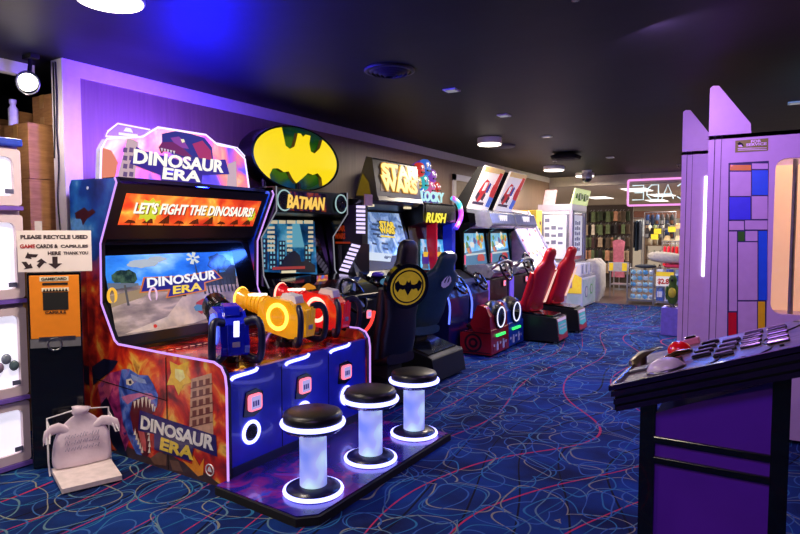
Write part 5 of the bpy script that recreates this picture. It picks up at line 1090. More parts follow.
# ================================================================== RIGHT SIDE: TALL PRIZE CABINETS AND BUTTON CONSOLE
lilac = mat('violet_lit_white_shell', (196, 168, 208), .4, var=.03)  # white shell; the violet light on it is put into the colour
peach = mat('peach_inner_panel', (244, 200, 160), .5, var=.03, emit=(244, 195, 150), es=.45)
def tall_cabinet(x0, x1, y0, y1, label, near):
    t = thing('prize_cabinet', label, 'arcade game', ((x0+x1)/2, (y0+y1)/2, 0), None)
    zt = 2.28; wz0, wz1 = .95, 2.08
    wx0, wx1 = x0+.44, x1-.1
    b = B(); th = .05
    # side wall facing the room's front with a rounded window cut through it
    for ys in (y0, y1-th):
        o_ = [(x0, .03), (x1, .03), (x1, zt), (x0, zt)]; i_ = rrect(wx0, wz0, wx1, wz1, .07)
        b.box((x0, ys, .03), (wx0, ys+th, zt), lilac); b.box((wx1, ys, .03), (x1, ys+th, zt), lilac); b.box((wx0, ys, .03), (wx1, ys+th, wz0), lilac); b.box((wx0, ys, wz1), (wx1, ys+th, zt), lilac)
        for k in range(4):
            cx, cz, a = [(wx1, wz0, PI/2), (wx1, wz1, PI), (wx0, wz1, 3*PI/2), (wx0, wz0, 0)][k]; cc = (cx+(-.07 if k in (0, 1) else .07), cz+(.07 if k in (0, 3) else -.07))
            arc = [(cc[0]+.07*math.cos(q), cc[1]+.07*math.sin(q)) for q in [{0: -PI/2, 1: 0, 2: PI/2, 3: PI}[k]+PI/2*i/5 for i in range(6)]]
            b.prism([(cx, cz)]+arc, 'xz', ys, ys+th, lilac)
    b.box((x0, y0+th, .03), (x0+.05, y1-th, .9), lilac); b.box((x0, y0+th, 2.1), (x0+.05, y1-th, zt), lilac); b.box((x0, y0+th, .85), (x1, y1-th, .9), lilac); b.box((x1-.05, y0+th, .03), (x1, y1-th, zt), lilac); b.box((x0, y0, zt-.03), (x1, y1, zt), lilac)
    b.obj('cabinet_body', t)
    b = B(); b.box((x0+.05, y1-th-.02, .9), (x1-.05, y1-th, 2.1), peach); b.box((x1-.07, y0+th, .9), (x1-.05, y1-th, 2.1), peach); b.obj('inner_lining', t)
    b = B(); b.box((wx0-.1, y0+.1, 2.2), (wx1, y1-.1, 2.23), em('warm_cabinet_lamp', (255, 220, 180), 3.)); b.obj('inner_lamp', t)
    b = B(); b.box((wx0, y0+.02, wz0), (wx1, y0+.026, wz1), glz); b.obj('window_pane', t)
    b = B(); b.tube([(x0+.01, y0+.06, .95), (x0+.01, y0+.06, 2.05)], .016, em('white_tube', (245, 240, 255), 3.)); b.tube([(x0+.01, y1-.06, .95), (x0+.01, y1-.06, 2.05)], .016, em('white_tube', (245, 240, 255), 3.)) if False else None; b.obj('corner_light', t) if not near else None
    if not near:
        b = B(); b.box((x0+.19, y0-.012, 1.15), (x0+.235, y0-.002, 2.05), em('white_tube', (245, 240, 255), 3.)); b.obj('side_light', t)
    for ys in (y0+.0, y1-.04):
        b = B(); b.prism([(x0-.0, zt), (x0, zt+.36), (x0+.02, zt+.375), (x0+.06, zt+.37), (x0+.275, zt+.07), (x0+.28, zt)], 'xz', ys, ys+.035, lilac); b.obj('top_fin', t, .004)
    b = B(); b.box((x0, y0+.04, zt), (x0+.02, y1-.04, zt+.33), peach); b.obj('header_board', t)
    b = B(); b.box((x0+.04, y0-.001, .03), (x0+.046, y0+.002, zt), mat('seam_shadow_gap', (70, 50, 90), .7)); b.box((x0+.086, y0-.001, .03), (x0+.09, y0+.002, zt), mat('seam_shadow_gap', (70, 50, 90), .7)); b.obj('seam', t)
    b = B()
    for z in (.62, .5): b.box((x0+.36, y0-.003, z), (x1, y0, z+.02), mat('dark_violet_line', (40, 20, 70), .5))
    b.box((x0+.38, y0-.003, .64), (x0+.6, y0, .78), mat('dark_violet_grid', (60, 40, 100), .5))
    for i in range(3): b.box((x0+.39+i*.07, y0-.005, .66), (x0+.44+i*.07, y0-.002, .76), mat('pale_violet_cell', (150, 120, 180), .5))
    b.obj('lower_print', t)
    return t
tn = tall_cabinet(-.42, .95, 5.16, 5.96, 'tall white cabinet tinted by violet light, with coloured rectangle panel and green service label', True)
tall_cabinet(-.705, .6, 6.04, 6.86, 'tall white cabinet tinted by violet light, with white tube light, behind the labelled cabinet', False)
pf = Plane((0, 5.16, 0), (0, -1, 0))
zm = zf(690, 130, 4.855)
b = B(); dkb = mat('navy_outline', (26, 24, 84), .4)
def cell(px, m, off): pf.poly(b, px, m, off)
cell([(728.5, 163), (768.8, 160.8), (766, 338), (727, 338)], dkb, .002)
cl_ = {k: mat('cell_'+k, c, .25, coat=.3, var=.04) for k, c in dict(lilac=(196, 164, 206), orange=(226, 140, 20), blue=(30, 90, 220), deep=(60, 60, 220), green=(50, 110, 30), yellow=(232, 190, 20), red=(206, 24, 40)).items()}
for x0, y0, x1, y1, k in ((730, 165, 751, 170.5, 'orange'), (752, 163.5, 768, 169, 'lilac'), (730, 171.8, 751, 196, 'lilac'), (752, 170.3, 768, 195, 'blue'), (729.5, 197.2, 750.5, 219.5, 'deep'), (751.8, 196.2, 767.6, 219, 'lilac'), (729, 221, 744, 230, 'lilac'), (745, 220.5, 767.5, 229.5, 'lilac'), (729, 231.5, 737, 311, 'lilac'), (738, 231.5, 744.5, 241, 'green'), (745.5, 231, 757.5, 241, 'lilac'), (738, 242.2, 757.5, 300, 'lilac'), (758.5, 231, 767.2, 300, 'blue'), (728.5, 312.5, 736.5, 336, 'red'), (738, 301.5, 757, 336, 'lilac'), (758, 301.5, 765, 336, 'yellow')):
    cell([(x0, y1), (x1, y1), (x1, y0), (x0, y0)], cl_[k], .004)
part(b.obj('rectangle_panel', tn), 'panel of coloured rectangles with navy outlines')
b = B(); pf.poly(b, zm([(220, 52), (380, 40), (378, 100), (219, 110)]), mat('olive_label', (126, 130, 40), .5), .003); wl = mat('label_pale', (226, 206, 226), .5)
for s, x0, y0, x1, y1, h in (('FOR', 296, 63, 346, 60, .033), ('SERVICE', 272, 80, 372, 74, .034)):
    p0 = pf.pt(*zm([(x0, y0)])[0], .005); p1 = pf.pt(*zm([(x1, y1)])[0], .005); b.text(s, p0, RX, UZ, (p1-p0).length, h*.62, wl, .001, .04)
for y in (86, 94): pf.poly(b, zm([(232, y+6), (372, y+2), (372, y-1), (232, y+2)]), wl, .004)
pf.poly(b, zm([(230, 66), (240, 58), (256, 66), (262, 78), (240, 80)]), blackm, .004); pf.poly(b, zm([(234, 74), (250, 72), (256, 82), (236, 82)]), wl, .0045); b.obj('service_label', tn)
# things inside the near cabinet, seen through its window
b = B(); b.prism([(.2, 1.55), (.45, 1.5), (.5, 1.75), (.25, 1.85)], 'xz', 5.5, 5.55, mat('white_card', (240, 225, 225), .5)); b.obj('prize_card', tn)
b = B(); b.cyl((.15, 5.45, .905), (.15, 5.45, 2.1), .018, steel); b.obj('inner_post', tn)

# button console in the foreground
sl = .36; zc = lambda x: .93+sl*(x+.52)
t = thing('button_console', 'black edged button console with purple panels in the lower right corner', 'console', (-.1, 2.7, 0))
cx0, cx1, cy0, cy1 = -.41, .07, 2.45, 3.05
purple = mat('purple_panel', (96, 34, 170), .35, coat=.2, var=.06, scale=5)
b = B(); 
for x in (cx0, cx1-.045):
    for y in (cy0, cy1-.05): b.prism([(x, .0), (x+.055, .0), (x+.055, zc(x+.055)-.1), (x, zc(x)-.1)], 'xz', y, y+.05, blackg)
b.obj('frame', t, .004)
def zpan(z0, z1a, z1b, nm):
    b = B(); b.prism([(cx0+.05, z0), (cx1-.04, z0), (cx1-.04, z1b), (cx0+.05, z1a)], 'xz', cy0+.015, cy0+.03, purple); b.prism([(cx0+.05, z0), (cx1-.04, z0), (cx1-.04, z1b), (cx0+.05, z1a)], 'xz', cy1-.03, cy1-.015, purple); return b.obj(nm, t)
b = B(); b.prism([(cx0+.055, .04), (cx1-.045, .04), (cx1-.045, zc(cx1)-.12), (cx0+.055, zc(cx0)-.12)], 'xz', cy0+.012, cy1-.012, purple); part(b.obj('purple_body', t), 'purple panels')
b = B()
for z in (.735, .655): b.box((cx0+.05, cy0-.002, z), (cx1-.04, cy0+.014, z+.026), blackg)
b.obj('cross_band', t, .003)
def slab(x0, x1, y0, y1, dz0, dz1, m, bb): return bb.prism([(x0, zc(x0)+dz0), (x1, zc(x1)+dz0), (x1, zc(x1)+dz1), (x0, zc(x0)+dz1)], 'xz', y0, y1, m)
b = B(); slab(-.5, .78, 2.42, 3.17, -.09, -.01, blackg, b); b.obj('tray', t, .006)
dkp = mat('violet_sheen_chrome', (70, 50, 100), .12, metal=.9)  # violet sheen of the black rail put into the moulding colours
for i, dz in enumerate((-.092, -.062, -.03, -.004)):
    b = B(); slab(-.52+.01*(3-i), .79, 2.4, 2.42, dz, dz+.02, mat('violet_sheen_rail', (34, 18, 56), .15, metal=.4, coat=.6) if i < 3 else dkp, b); b.obj('edge_moulding', t, .005)
    b = B(); slab(-.525+.01*(3-i), -.505+.01*(3-i), 2.42, 3.19, dz, dz+.02, blackg, b); b.obj('end_moulding', t, .004)
bronze = ramp_mat('bronze_marbled_plate', [(.3, (66, 56, 60)), (.45, (108, 92, 94)), (.6, (150, 130, 122)), (.75, (92, 76, 88))], 3.5, 5, 1.5, rough=.35, coat=.15)
b = B(); slab(-.51, .78, 2.42, 3.18, -.008, 0, bronze, b); top = b.obj('top_plate', t)
tpn = Vector((-sl, 0, 1)).normalized(); tpp = Plane((-.52, 0, .93), tpn); ud = Vector((1, 0, sl)).normalized()
b = B(); wv = mat('dark_wave_line', (36, 26, 44), .3)
for x0 in (-.22, -.05, .1):
    pts = [tpp.pt(0, 0) for _ in ()]; q = []
    for i in range(15): y = 2.45+.05*i; x = x0+.04*math.sin(i*.7)+.012*i; q.append(Vector((x, y, zc(x)+.001)))
    b.tube(q, .004, wv, 5)
b.obj('wave_print', top)
Rt = Matrix((ud, Vector((0, 1, 0)), tpn)).transposed().to_4x4()
def on_top(px, py): p = tpp.pt(px, py); return p
def local(p): return Matrix.Translation(p) @ Rt
for grp in (((702, 357), (705, 353), (708, 348.5), (711, 344)), ((724, 356), (727, 351), (729.5, 346.5), (732, 342)), ((751, 347), (752, 342.5), (753.2, 338), (754.5, 334)), ((779, 343), (778.5, 338.5), (778, 334), (777.5, 329.5))):
    for q in grp:
        T = local(on_top(*q)); b = B(T); b.box((-.038, -.011, 0), (.038, .011, .013), blackg); k = b.obj('button', t, .004)
        b = B(T); b.box((-.034, -.002, .013), (.034, .009, .018), mat('dull_button_metal', (120, 108, 116), .35, metal=.8)); b.obj('button_cap', k, .003)
T = local(on_top(666, 370)); b = B(T); b.ell((0, 0, .0), (.075, .06, .05), mat('pearl_white_dome', (226, 214, 218), .3)); b.ring((0, 0, .003), UZ, .07, .008, steel, 24, 6); b.obj('trackball', t)
T = local(on_top(680.5, 354)); b = B(T); b.ell((0, 0, .02), (.05, .05, .04), mat('red_dome', (214, 16, 24), .2, coat=.5, emit=(230, 20, 24), es=.15)); b.cyl((0, 0, 0), (0, 0, .012), .055, blackg); part(b.obj('push_button', t), 'large red dome button')
T = local(on_top(679, 362)); b = B(T); b.loft([((-.06, 0, .02), RY, .012, UZ, .012), ((0, .02, .035), RY, .018, UZ, .012), ((.05, .05, .03), RY, .01, UZ, .008)], mat('brass', (190, 150, 80), .2, metal=1.), 12); b.cyl((0, 0, 0), (0, 0, .02), .02, chrome); b.obj('lever', t)
T = local(on_top(652, 361)); b = B(T); b.loft([((-.06, -.03, .0), RX, .04, RY, .05), ((-.05, -.02, .03), RX, .04, RY, .045), ((.0, .02, .05), RX, .05, RY, .04), ((.03, .03, .045), RX, .03, RY, .03)], mat('olive_bronze', (84, 72, 48), .3, metal=.5), 16, .7); b.obj('carved_knob', t, .006)
T = local(on_top(641, 371)); b = B(T); b.box((-.05, -.02, 0), (.03, .02, .012), steel); b.box((-.04, .04, 0), (.05, .07, .01), steel); b.obj('metal_plate', t, .003)
T = local(on_top(694, 344)); b = B(T); b.box((-.04, -.02, 0), (.03, .03, .03), mat('pink_plastic', (226, 130, 160), .3)); b.box((-.03, -.01, .03), (.02, .02, .04), blackg); b.obj('token_tray', t, .006)
for q in ((698, 371), (744, 358), (782, 346), (620, 386), (696, 352)):
    T = local(on_top(*q)); B(T).cyl((0, 0, 0), (0, 0, .006), .008, blackm, n=12).obj('bolt', t)

# ================================================================== SHOP BEYOND THE CARPET
# backwards neon sign hung at the opening, read from the other side
t = thing('neon_sign', 'white neon lettering in a pink frame hung at the shop opening, seen from behind', 'sign', (-1.75, YE, 2.1))
pink = em('pink_neon', (240, 150, 225), 1.3); nw = em('white_neon', (205, 225, 232), 1.5)
b = B(); b.tube([(x, YE-.03, z) for x, z in rrect(-2.68, 2.13, -.75, 2.68, .03, 3)], .022, pink, 8, True); b.obj('frame_tube', t)
L_ = {'A': [[(0, 0), (.5, 1), (1, 0)], [(.2, .35), (.8, .35)]], 'R': [[(0, 0), (0, 1), (.7, 1), (.95, .8), (.7, .55), (0, .55)], [(.5, .55), (1, 0)]], 'C': [[(1, .15), (.7, 0), (.2, .0), (0, .3), (0, .7), (.2, 1), (.7, 1), (1, .85)]], 'D': [[(0, 0), (0, 1), (.6, 1), (1, .7), (1, .3), (.6, 0), (0, 0)]], 'E': [[(1, 0), (0, 0), (0, 1), (1, 1)], [(0, .5), (.8, .5)]]}
xs = -.86
for ch in 'ARCADE':
    b = B()
    for st in L_[ch]: b.tube([(xs-.23*u, YE-.03, 2.25+.31*v) for u, v in st], .012, nw, 6)
    part(b.obj('letter_tube', t), 'neon letter '+ch); xs -= .3
b = B(); 
for x in (-2.4, -1.1): b.tube([(x, YE-.03, 2.69), (x, YE-.03, 2.82)], .004, steel, 5)
b.obj('hanger', t)
for i, (x, y) in enumerate(((-2.8, 15.6), (-1.3, 15.4), (-2.6, 18.2), (-1.4, 18), (-4.4, 18.6), (-3.2, 21.3), (-5.8, 16))):
    t = thing('panel_light', ['lit ceiling panel in the shop behind the neon frame', 'lit ceiling panel in the shop beside the violet-lit cabinet', 'lit panel farther into the shop, seen below the neon letters', 'lit panel farther in, by the violet-lit cabinet edge', 'lit panel above the costume wall', 'farthest lit ceiling panel at the back of the shop', 'lit ceiling panel over the white claw machine'][i], 'ceiling light', (x, y, 2.57), 'shop ceiling panels')
    b = B(); b.box((x-.32, y-.62, 2.585), (x+.32, y+.62, 2.6), whitep); b.obj('frame', t)
    b = B(); b.box((x-.28, y-.58, 2.575), (x+.28, y+.58, 2.584), em('shop_panel', (255, 246, 236), 2.2)); b.obj('diffuser', t)
wirem = mat('shop_wire', (170, 170, 176), .3, metal=.8)
def wire_bin(x0, x1, y0, y1, h, label):
    t = thing('wire_bin', label, 'bin', ((x0+x1)/2, (y0+y1)/2, 0))
    b = B()
    for x, y in ((x0, y0), (x1, y0), (x0, y1), (x1, y1)): b.cyl((x, y, 0), (x, y, h), .012, wirem, n=8)
    b.obj('posts' if False else 'frame', t)
    b = B()
    for z in (.1, h*.5, h):
        b.tube([(x0, y0, z), (x1, y0, z), (x1, y1, z), (x0, y1, z)], .007, wirem, 6, True)
    n = max(3, int((x1-x0)/.09))
    for i in range(1, n): x = x0+(x1-x0)*i/n; b.tube([(x, y0, .1), (x, y0, h)], .003, wirem, 4)
    b.obj('wire_mesh', t)
    b = B(); b.box((x0+.01, y0+.01, .06), (x1-.01, y1-.01, .09), wirem); b.obj('bottom_tray', t)
    return t
wire_bin(-2.6, -2.08, 13.62, 14.3, .76, 'wire bin full of pale blue plush toys at the carpet edge')
wire_bin(-2.05, -1.3, 13.5, 14.2, .78, 'wire bin of blue and white bags under the price sign')
rr = random.Random(3)
def plush(x, y, z, s, cols, label, group, face=True):
    t = thing('plush_toy', label, 'plush toy', (x, y, z), group)
    m = mat('plush_%d_%d_%d' % cols, cols, .95, bump=.4, scale=40)
    b = B(); b.ell((x, y, z+s*.8), (s, s*.8, s*.8), m, 12, 8); b.obj('body', t)
    b = B(); b.ell((x+rr.uniform(-.3, .3)*s, y-s*.7, z+s*1.15), (s*.62, s*.55, s*.55), m, 12, 8); h = b.obj('head', t)
    for k in (-1, 1): B().ell((x+k*s*.5, y-s*.65, z+s*1.6), (s*.2, s*.12, s*.22), m, 8, 6).obj('ear', h)
pal = [(150, 205, 235), (185, 225, 240), (110, 180, 225), (215, 230, 238)]
for i in range(5):
    for k in range(4):
        plush(-2.51+.122*(k % 4), 13.74+.06*(i % 2)+.04, .1+.132*i, .058, pal[(i*3+k) % 4], 'pale blue plush toy heaped in the wire bin at the carpet edge', 'blue plush toys in the bin')
def cushion(x, y, z, rx, ry, rz, col, label, rot=0., group='cushions on the bins'):
    b = B(); m = mat('cloth_%d_%d_%d' % col, col, .9, bump=.2, scale=20); b.ell((x, y, z+rz), (rx, ry, rz), m, 20, 10, Euler((0, rot, 0)).to_matrix(), .75)
    return b.solo('cushion', label, 'cushion', (x, y, z), group)
cushion(-1.86, 13.85, .88, .38, .26, .12, (196, 188, 174), 'large cream cushion heaped on top of the price-sign bin', .1)
cushion(-1.62, 13.8, .79, .28, .26, .04, (190, 40, 80), 'flat crimson cushion under the cream one')
cushion(-2.3, 14.0, .76, .22, .22, .04, (40, 46, 60), 'dark flat cushion lying on the blue plush bin')
cushion(-1.4, 14.42, 0, .2, .16, .2, (206, 200, 190), 'smaller cream cushion standing behind the price-sign bin', 0)
for i in range(4):
    for k in range(2):
        x, z = -1.94+.18*i, .1+.345*k; col = [(80, 110, 190), (215, 218, 230), (60, 80, 160), (170, 185, 220)][(i+k) % 4]
        b = B(); b.loft([((x, 13.66, z), RX, .085, RY, .08), ((x, 13.65, z+.15), RX, .086, RY, .1), ((x, 13.66, z+.3), RX, .08, RY, .05), ((x, 13.66, z+.325), RX, .06, RY, .02)], mat('bag_%d' % col[0], col, .5, bump=.3), 14, .6)
        b.box((x-.05, 13.548, z+.08), (x+.05, 13.556, z+.2), mat('bag_print_%d' % ((i+k) % 2), [(225, 225, 235), (70, 90, 170)][(i+k) % 2], .5))
        b.solo('toy_bag', 'blue and white packed bag in the bin under the price sign', 'bag', (x, 13.66, z), 'packed bags in the wire bin')
t = thing('price_sign', 'yellow and white price card with red figures on the wire bin', 'sign', (-1.82, 13.46, .46))
b = B(); b.box((-2.0, 13.455, .42), (-1.66, 13.465, .72), mat('price_card', (245, 240, 220), .5, emit=(250, 240, 210), es=.2)); b.box((-2.0, 13.452, .63), (-1.66, 13.455, .72), mat('price_yellow', (250, 210, 40), .5, emit=(250, 210, 40), es=.2)); b.obj('card', t)
b = B(); b.text('$2.89', (-1.97, 13.45, .45), RX, UZ, .28, .13, mat('price_red', (200, 50, 20), .5), .002, .04)
b.obj('figures', t)
# low wire stand with yellow card, white sacks by the claw machine
t = thing('wire_stand', 'low wire display stand with a yellow card rail', 'stand', (-3.0, 14.9, 0))
b = B()
for x in (-3.2, -2.82):
    for y in (14.7, 15.1): b.cyl((x, y, 0), (x, y, .8), .012, wirem, n=8)
b.obj('frame', t)
b = B(); b.box((-3.24, 14.67, .62), (-2.78, 14.68, .84), mat('stand_card', (190, 190, 196), .5)); b.box((-3.22, 14.66, .64), (-3.13, 14.668, .82), mat('price_yellow', (250, 210, 40), .5)); b.box((-2.93, 14.66, .64), (-2.82, 14.668, .82), mat('price_yellow', (250, 210, 40), .5)); b.obj('card_rail', t)
b = B(); b.box((-3.2, 14.7, .3), (-2.82, 15.1, .32), wirem); b.obj('shelf', t)
for x, y, z, r, lab in ((-3.4, 13.68, 0, .24, 'tall white sack beside the claw machine, nearest of the three'), (-3.5, 14.22, 0, .26, 'white sack standing behind the nearest sack'), (-3.52, 14.76, 0, .2, 'white sack farthest of the three by the claw machine')):
    b = B(); b.loft([((x, y, z), RX, r*.8, RY, r*.8), ((x, y, .25), RX, r, RY, r), ((x, y, .55), RX, r*.95, RY, r), ((x+.03, y, .8), RX, r*.8, RY, r*.8), ((x, y, .92), RX, r*.4, RY, r*.4)], mat('white_sack_cloth', (190, 182, 178), .9, bump=.5, scale=12), 18, .9)
    b.solo('sack', lab, 'sack', (x, y, 0), 'white sacks by the claw machine')
t = thing('green_parrot', 'green parrot figure on a lilac plinth beside the violet-lit cabinet', 'figurine', (-1.22, 9.85, .42))
gm_ = mat('parrot_green', (64, 96, 26), .6, bump=.3); ym = mat('parrot_yellow', (200, 180, 50), .6)
b = B(); b.loft([((-1.22, 9.8, .47), RX, .05, RY, .05), ((-1.22, 9.8, .56), RX, .085, RY, .08), ((-1.22, 9.8, .68), RX, .08, RY, .08), ((-1.22, 9.79, .77), RX, .05, RY, .055), ((-1.22, 9.78, .84), RX, .06, RY, .065), ((-1.22, 9.78, .9), RX, .035, RY, .04)], gm_, 16, 1.); b.ell((-1.22, 9.735, .64), (.055, .04, .08), ym); b.obj('body', t)
b = B(); b.ell((-1.22, 9.71, .83), (.018, .035, .025), blackm, 8, 6); b.obj('beak', t)
b = B(); b.loft([((-1.22, 9.86, .55), RX, .03, RY, .02), ((-1.22, 9.92, .44), RX, .02, RY, .01)], gm_, 10); b.obj('tail', t)
for s in (-1, 1): B().ell((-1.22+s*.08, 9.8, .63), (.025, .06, .11), gm_, 10, 8).obj('wing', t)
b = B(); b.cyl((-1.22, 9.8, .425), (-1.22, 9.8, .48), .03, steel); b.cyl((-1.22, 9.8, .421), (-1.22, 9.8, .435), .09, chrome); b.obj('perch', t)
b = B(); b.box((-1.36, 9.68, 0), (-1.06, 10.0, .42), mat('violet_plinth', (120, 100, 200), .4)); b.solo('plinth', 'small violet plinth carrying the green parrot figure', 'plinth', (-1.26, 9.84, 0), None, .008)

# costume wall, clothes rails and shelves
struct_w = B(); struct_w.box((-4.6, 17.3, 0), (-3.2, 17.4, 2.3), mat('dark_display_board', (66, 54, 46), .8)); struct(struct_w, 'wall_display')
def rail(x0, x1, y, z, label):
    t = thing('clothes_rail', label, 'rail', ((x0+x1)/2, y, 0))
    for x in (x0, x1): B().cyl((x, y, 0), (x, y, z), .014, wirem, n=8).obj('upright', t)
    B().cyl((x0, y, z), (x1, y, z), .012, wirem, n=8).obj('bar', t)
def garment(x, y, z, w, h, col, label, group, name='garment', side=False):
    t = thing(name, label, 'clothing', (x, y, z-h), group)
    m = mat('fabric_%d_%d_%d' % col, col, .9, var=.25, scale=14, bump=.4)
    U_, V_ = (RY, RX) if side else (RX, RY)
    b = B(); b.loft([((x, y, z), U_, w*.2, V_, .02), ((x, y, z-.05*h), U_, w*.48, V_, .03), ((x, y, z-.3*h), U_, w*.4, V_, .036), ((x, y, z-.65*h), U_, w*.42, V_, .038), ((x, y, z-h), U_, w*.5, V_, .04)], m, 12, .8); b.obj('cloth', t)
    b = B(); b.tube([(x, y, z-.01), (x, y, z+.03), (x+.02, y, z+.05), (x+.03, y, z+.03)], .004, wirem, 5); b.obj('hanger_hook', t)
earth = [(70, 54, 40), (110, 84, 62), (46, 54, 34), (150, 126, 100), (36, 30, 30), (170, 120, 90), (84, 94, 60), (196, 180, 160), (60, 34, 34)]
for r in range(5):
    for c in range(13):
        col = rr.choice(earth); w = rr.uniform(.1, .15); h = rr.uniform(.24, .3)
        garment(-4.52+.1*c, 17.24-.1*(c % 2), 2.12-.36*r, w, h, col, 'earth-toned costume piece hung on the crowded display wall behind the claw machine', 'costume pieces on the display wall', 'costume_piece')
rail(-3.75, -3.1, 18.2, 1.95, 'tall clothes rail of dark jackets in mid shop')
darks = [(30, 34, 50), (20, 22, 26), (60, 90, 140), (44, 40, 52), (80, 76, 84), (24, 40, 60)]
for c in range(7): garment(-3.68+.086*c, 18.2, 1.875, .4, rr.uniform(.7, .95), darks[c % 6], 'dark jacket hanging on the tall rail in mid shop', 'dark jackets on the rail', 'jacket', True)
rail(-3.0, -2.2, 17.9, 2.1, 'high rail of backpacks between the jackets and the hats')
packs = [(40, 70, 130), (24, 26, 34), (60, 56, 60), (30, 44, 80), (90, 90, 96), (36, 30, 34), (70, 100, 150)]
for r in range(2):
    for c in range(6):
        x = -2.915+.126*c; z = 1.74-.37*r; col = packs[(c*3+r*2) % 7]
        t = thing('backpack', 'dark or blue backpack hanging below the high rail in mid shop', 'backpack', (x, 17.9, z), 'backpacks on the high rail')
        m = mat('pack_%d_%d_%d' % col, col, .8, bump=.2); b = B(); b.loft([((x, 17.88, z), RX, .05, RY, .05), ((x, 17.88, z+.03), RX, .06, RY, .06), ((x, 17.88, z+.2), RX, .058, RY, .06), ((x, 17.89, z+.29), RX, .035, RY, .04)], m, 14, .7); b.obj('pack', t)
        b = B(); b.loft([((x, 17.815, z+.03), RX, .04, RY, .02), ((x, 17.812, z+.13), RX, .04, RY, .02)], mat('pack_pocket_%d' % (c % 3), [(150, 150, 156), (50, 60, 90), (110, 70, 50)][c % 3], .8), 10); b.obj('pocket', t)
        b = B(); b.tube([(x, 17.9, z+.28), (x, 17.9, z+.34)], .006, wirem, 5); b.obj('hanging_loop', t)
garment(-3.42, 16.63, 1.345, .34, 1.0, (170, 90, 110), 'pink and black dress on a stand before the dark jackets', None, 'dress')
b = B(); b.cyl((-3.42, 16.78, 0), (-3.42, 16.78, 1.42), .014, wirem, n=8); b.cyl((-3.42, 16.78, 0), (-3.42, 16.78, .02), .16, wirem); b.tube([(-3.42, 16.78, 1.415), (-3.42, 16.63, 1.42)], .008, wirem, 6); b.solo('dress_stand', 'thin metal stand carrying the pink and black dress', 'stand', (-3.42, 17.08, 0))
t = thing('shelf_unit', 'tall shop shelf of beige goods in the centre back', 'shelf', (-2.75, 18.6, 0))
for z in (.35, .75, 1.15, 1.55): b = B(); b.box((-3.05, 18.4, z), (-2.45, 18.8, z+.03), mat('shelf_wood', (120, 96, 76), .6)); b.obj('shelf', t)
for x in (-3.07, -2.45): b = B(); b.box((x, 18.4, 0), (x+.03, 18.8, 1.85), mat('shelf_wood', (120, 96, 76), .6)); b.obj('side_panel', t)
goods = [(206, 190, 160), (150, 130, 104), (90, 70, 56), (222, 210, 190), (120, 130, 90), (60, 56, 60)]
for zi, z in enumerate((.38, .78, 1.18, 1.58)):
    for k in range(4):
        x = -2.97+.15*k; m = mat('goods_%d' % ((zi*3+k) % 6), goods[(zi*3+k) % 6], .8); b = B()
        b.lathe([(.03, z+.002), (.065, z+.01), (.06, z+.12), (.03, z+.2+.02*(k % 2)), (.015, z+.24)], (x, 18.55, 0), m, 12); b.solo('ornament', 'beige or brown ornament standing on the shop shelf', 'ornament', (x, 18.55, z+.002), 'ornaments on the shop shelf')
rail(-2.4, -1.5, 17.0, 1.25, 'low clothes rail of red dresses near the violet-lit cabinet')
reds = [(206, 20, 50), (226, 40, 70), (180, 14, 40), (220, 30, 40)]
for c in range(9): garment(-2.33+.095*c, 17.0, 1.175, .34, .5, reds[c % 4], 'red dress hanging in the row on the low rail', 'red dresses on the low rail', 'red_dress', True)
hats = [(214, 190, 150), (230, 210, 180), (240, 150, 60), (235, 235, 230), (60, 60, 66), (240, 190, 150), (180, 150, 110), (236, 160, 90)]
t = thing('hat_shelf', 'high shelf of hats above the red dresses', 'shelf', (-1.95, 17.4, 0))
for z in (1.3, 1.62): b = B(); b.box((-2.45, 17.25, z), (-1.4, 17.6, z+.02), wirem); b.obj('board', t)
for x in (-2.47, -1.4): B().cyl((x, 17.5, 0), (x, 17.5, 1.7), .015, wirem, n=8).obj('upright', t)
for i in range(8):
    x, z = -2.33+.26*(i % 4), 1.322+.32*(i//4); m = mat('hat_%d' % i, hats[i], .9)
    b = B(); b.lathe([(.02, z), (.13, z), (.13, z+.012), (.075, z+.02), (.07, z+.1), (.05, z+.13), (.01, z+.135)], (x, 17.4, 0), m, 16); b.solo('hat', 'brimmed hat set out on the high shelf above the red dresses', 'hat', (x, 17.4, z), 'hats on the high shelf')
for x, z, lab in ((-2.55, 1.5, 'yellow price tag at the left end of the hat shelf'), (-2.2, 1.55, 'yellow price tag hung in the middle of the hat shelf'), (-1.85, 1.6, 'yellow price tag nearest the violet-lit cabinet on the hat shelf'), (-2.62, 1.35, 'lower yellow price tag beside the ornament shelf')):
    t = thing('hanging_price_tag', lab, 'price tag', (x, 17.2, z), 'yellow price tags'); b = B(); b.box((x-.09, 17.19, z), (x+.09, 17.2, z+.14), mat('tag_yellow', (240, 214, 40), .5, emit=(240, 214, 40), es=.15)); b.obj('card', t)
    b = B(); b.tube([(x, 17.2, z+.14), (x, 17.24, z+.19)], .004, wirem, 5); b.obj('string', t)
b = B(); b.box((-4.0, 19.2, 1.95), (-1.2, 19.35, 2.18), mat('brown_fascia', (104, 60, 44), .6)); b.box((-4.0, 19.2, 0), (-3.95, 19.35, 1.95), wood); b.box((-1.25, 19.2, 0), (-1.2, 19.35, 1.95), wood)
struct(b, 'trim_6')
for i, (x, z, col) in enumerate(((-3.3, 1.62, (220, 225, 230)), (-3.0, 1.6, (40, 60, 90)), (-2.7, 1.66, (226, 222, 216)))):
    garment(x, 19.1, z+.3, .28, .5, col, ['white shirt hung high on the back frame beside the jackets', 'navy shirt hung high on the back frame between two white shirts', 'white shirt hung high on the back frame above the ornaments'][i], 'shirts on the back frame', 'shirt')
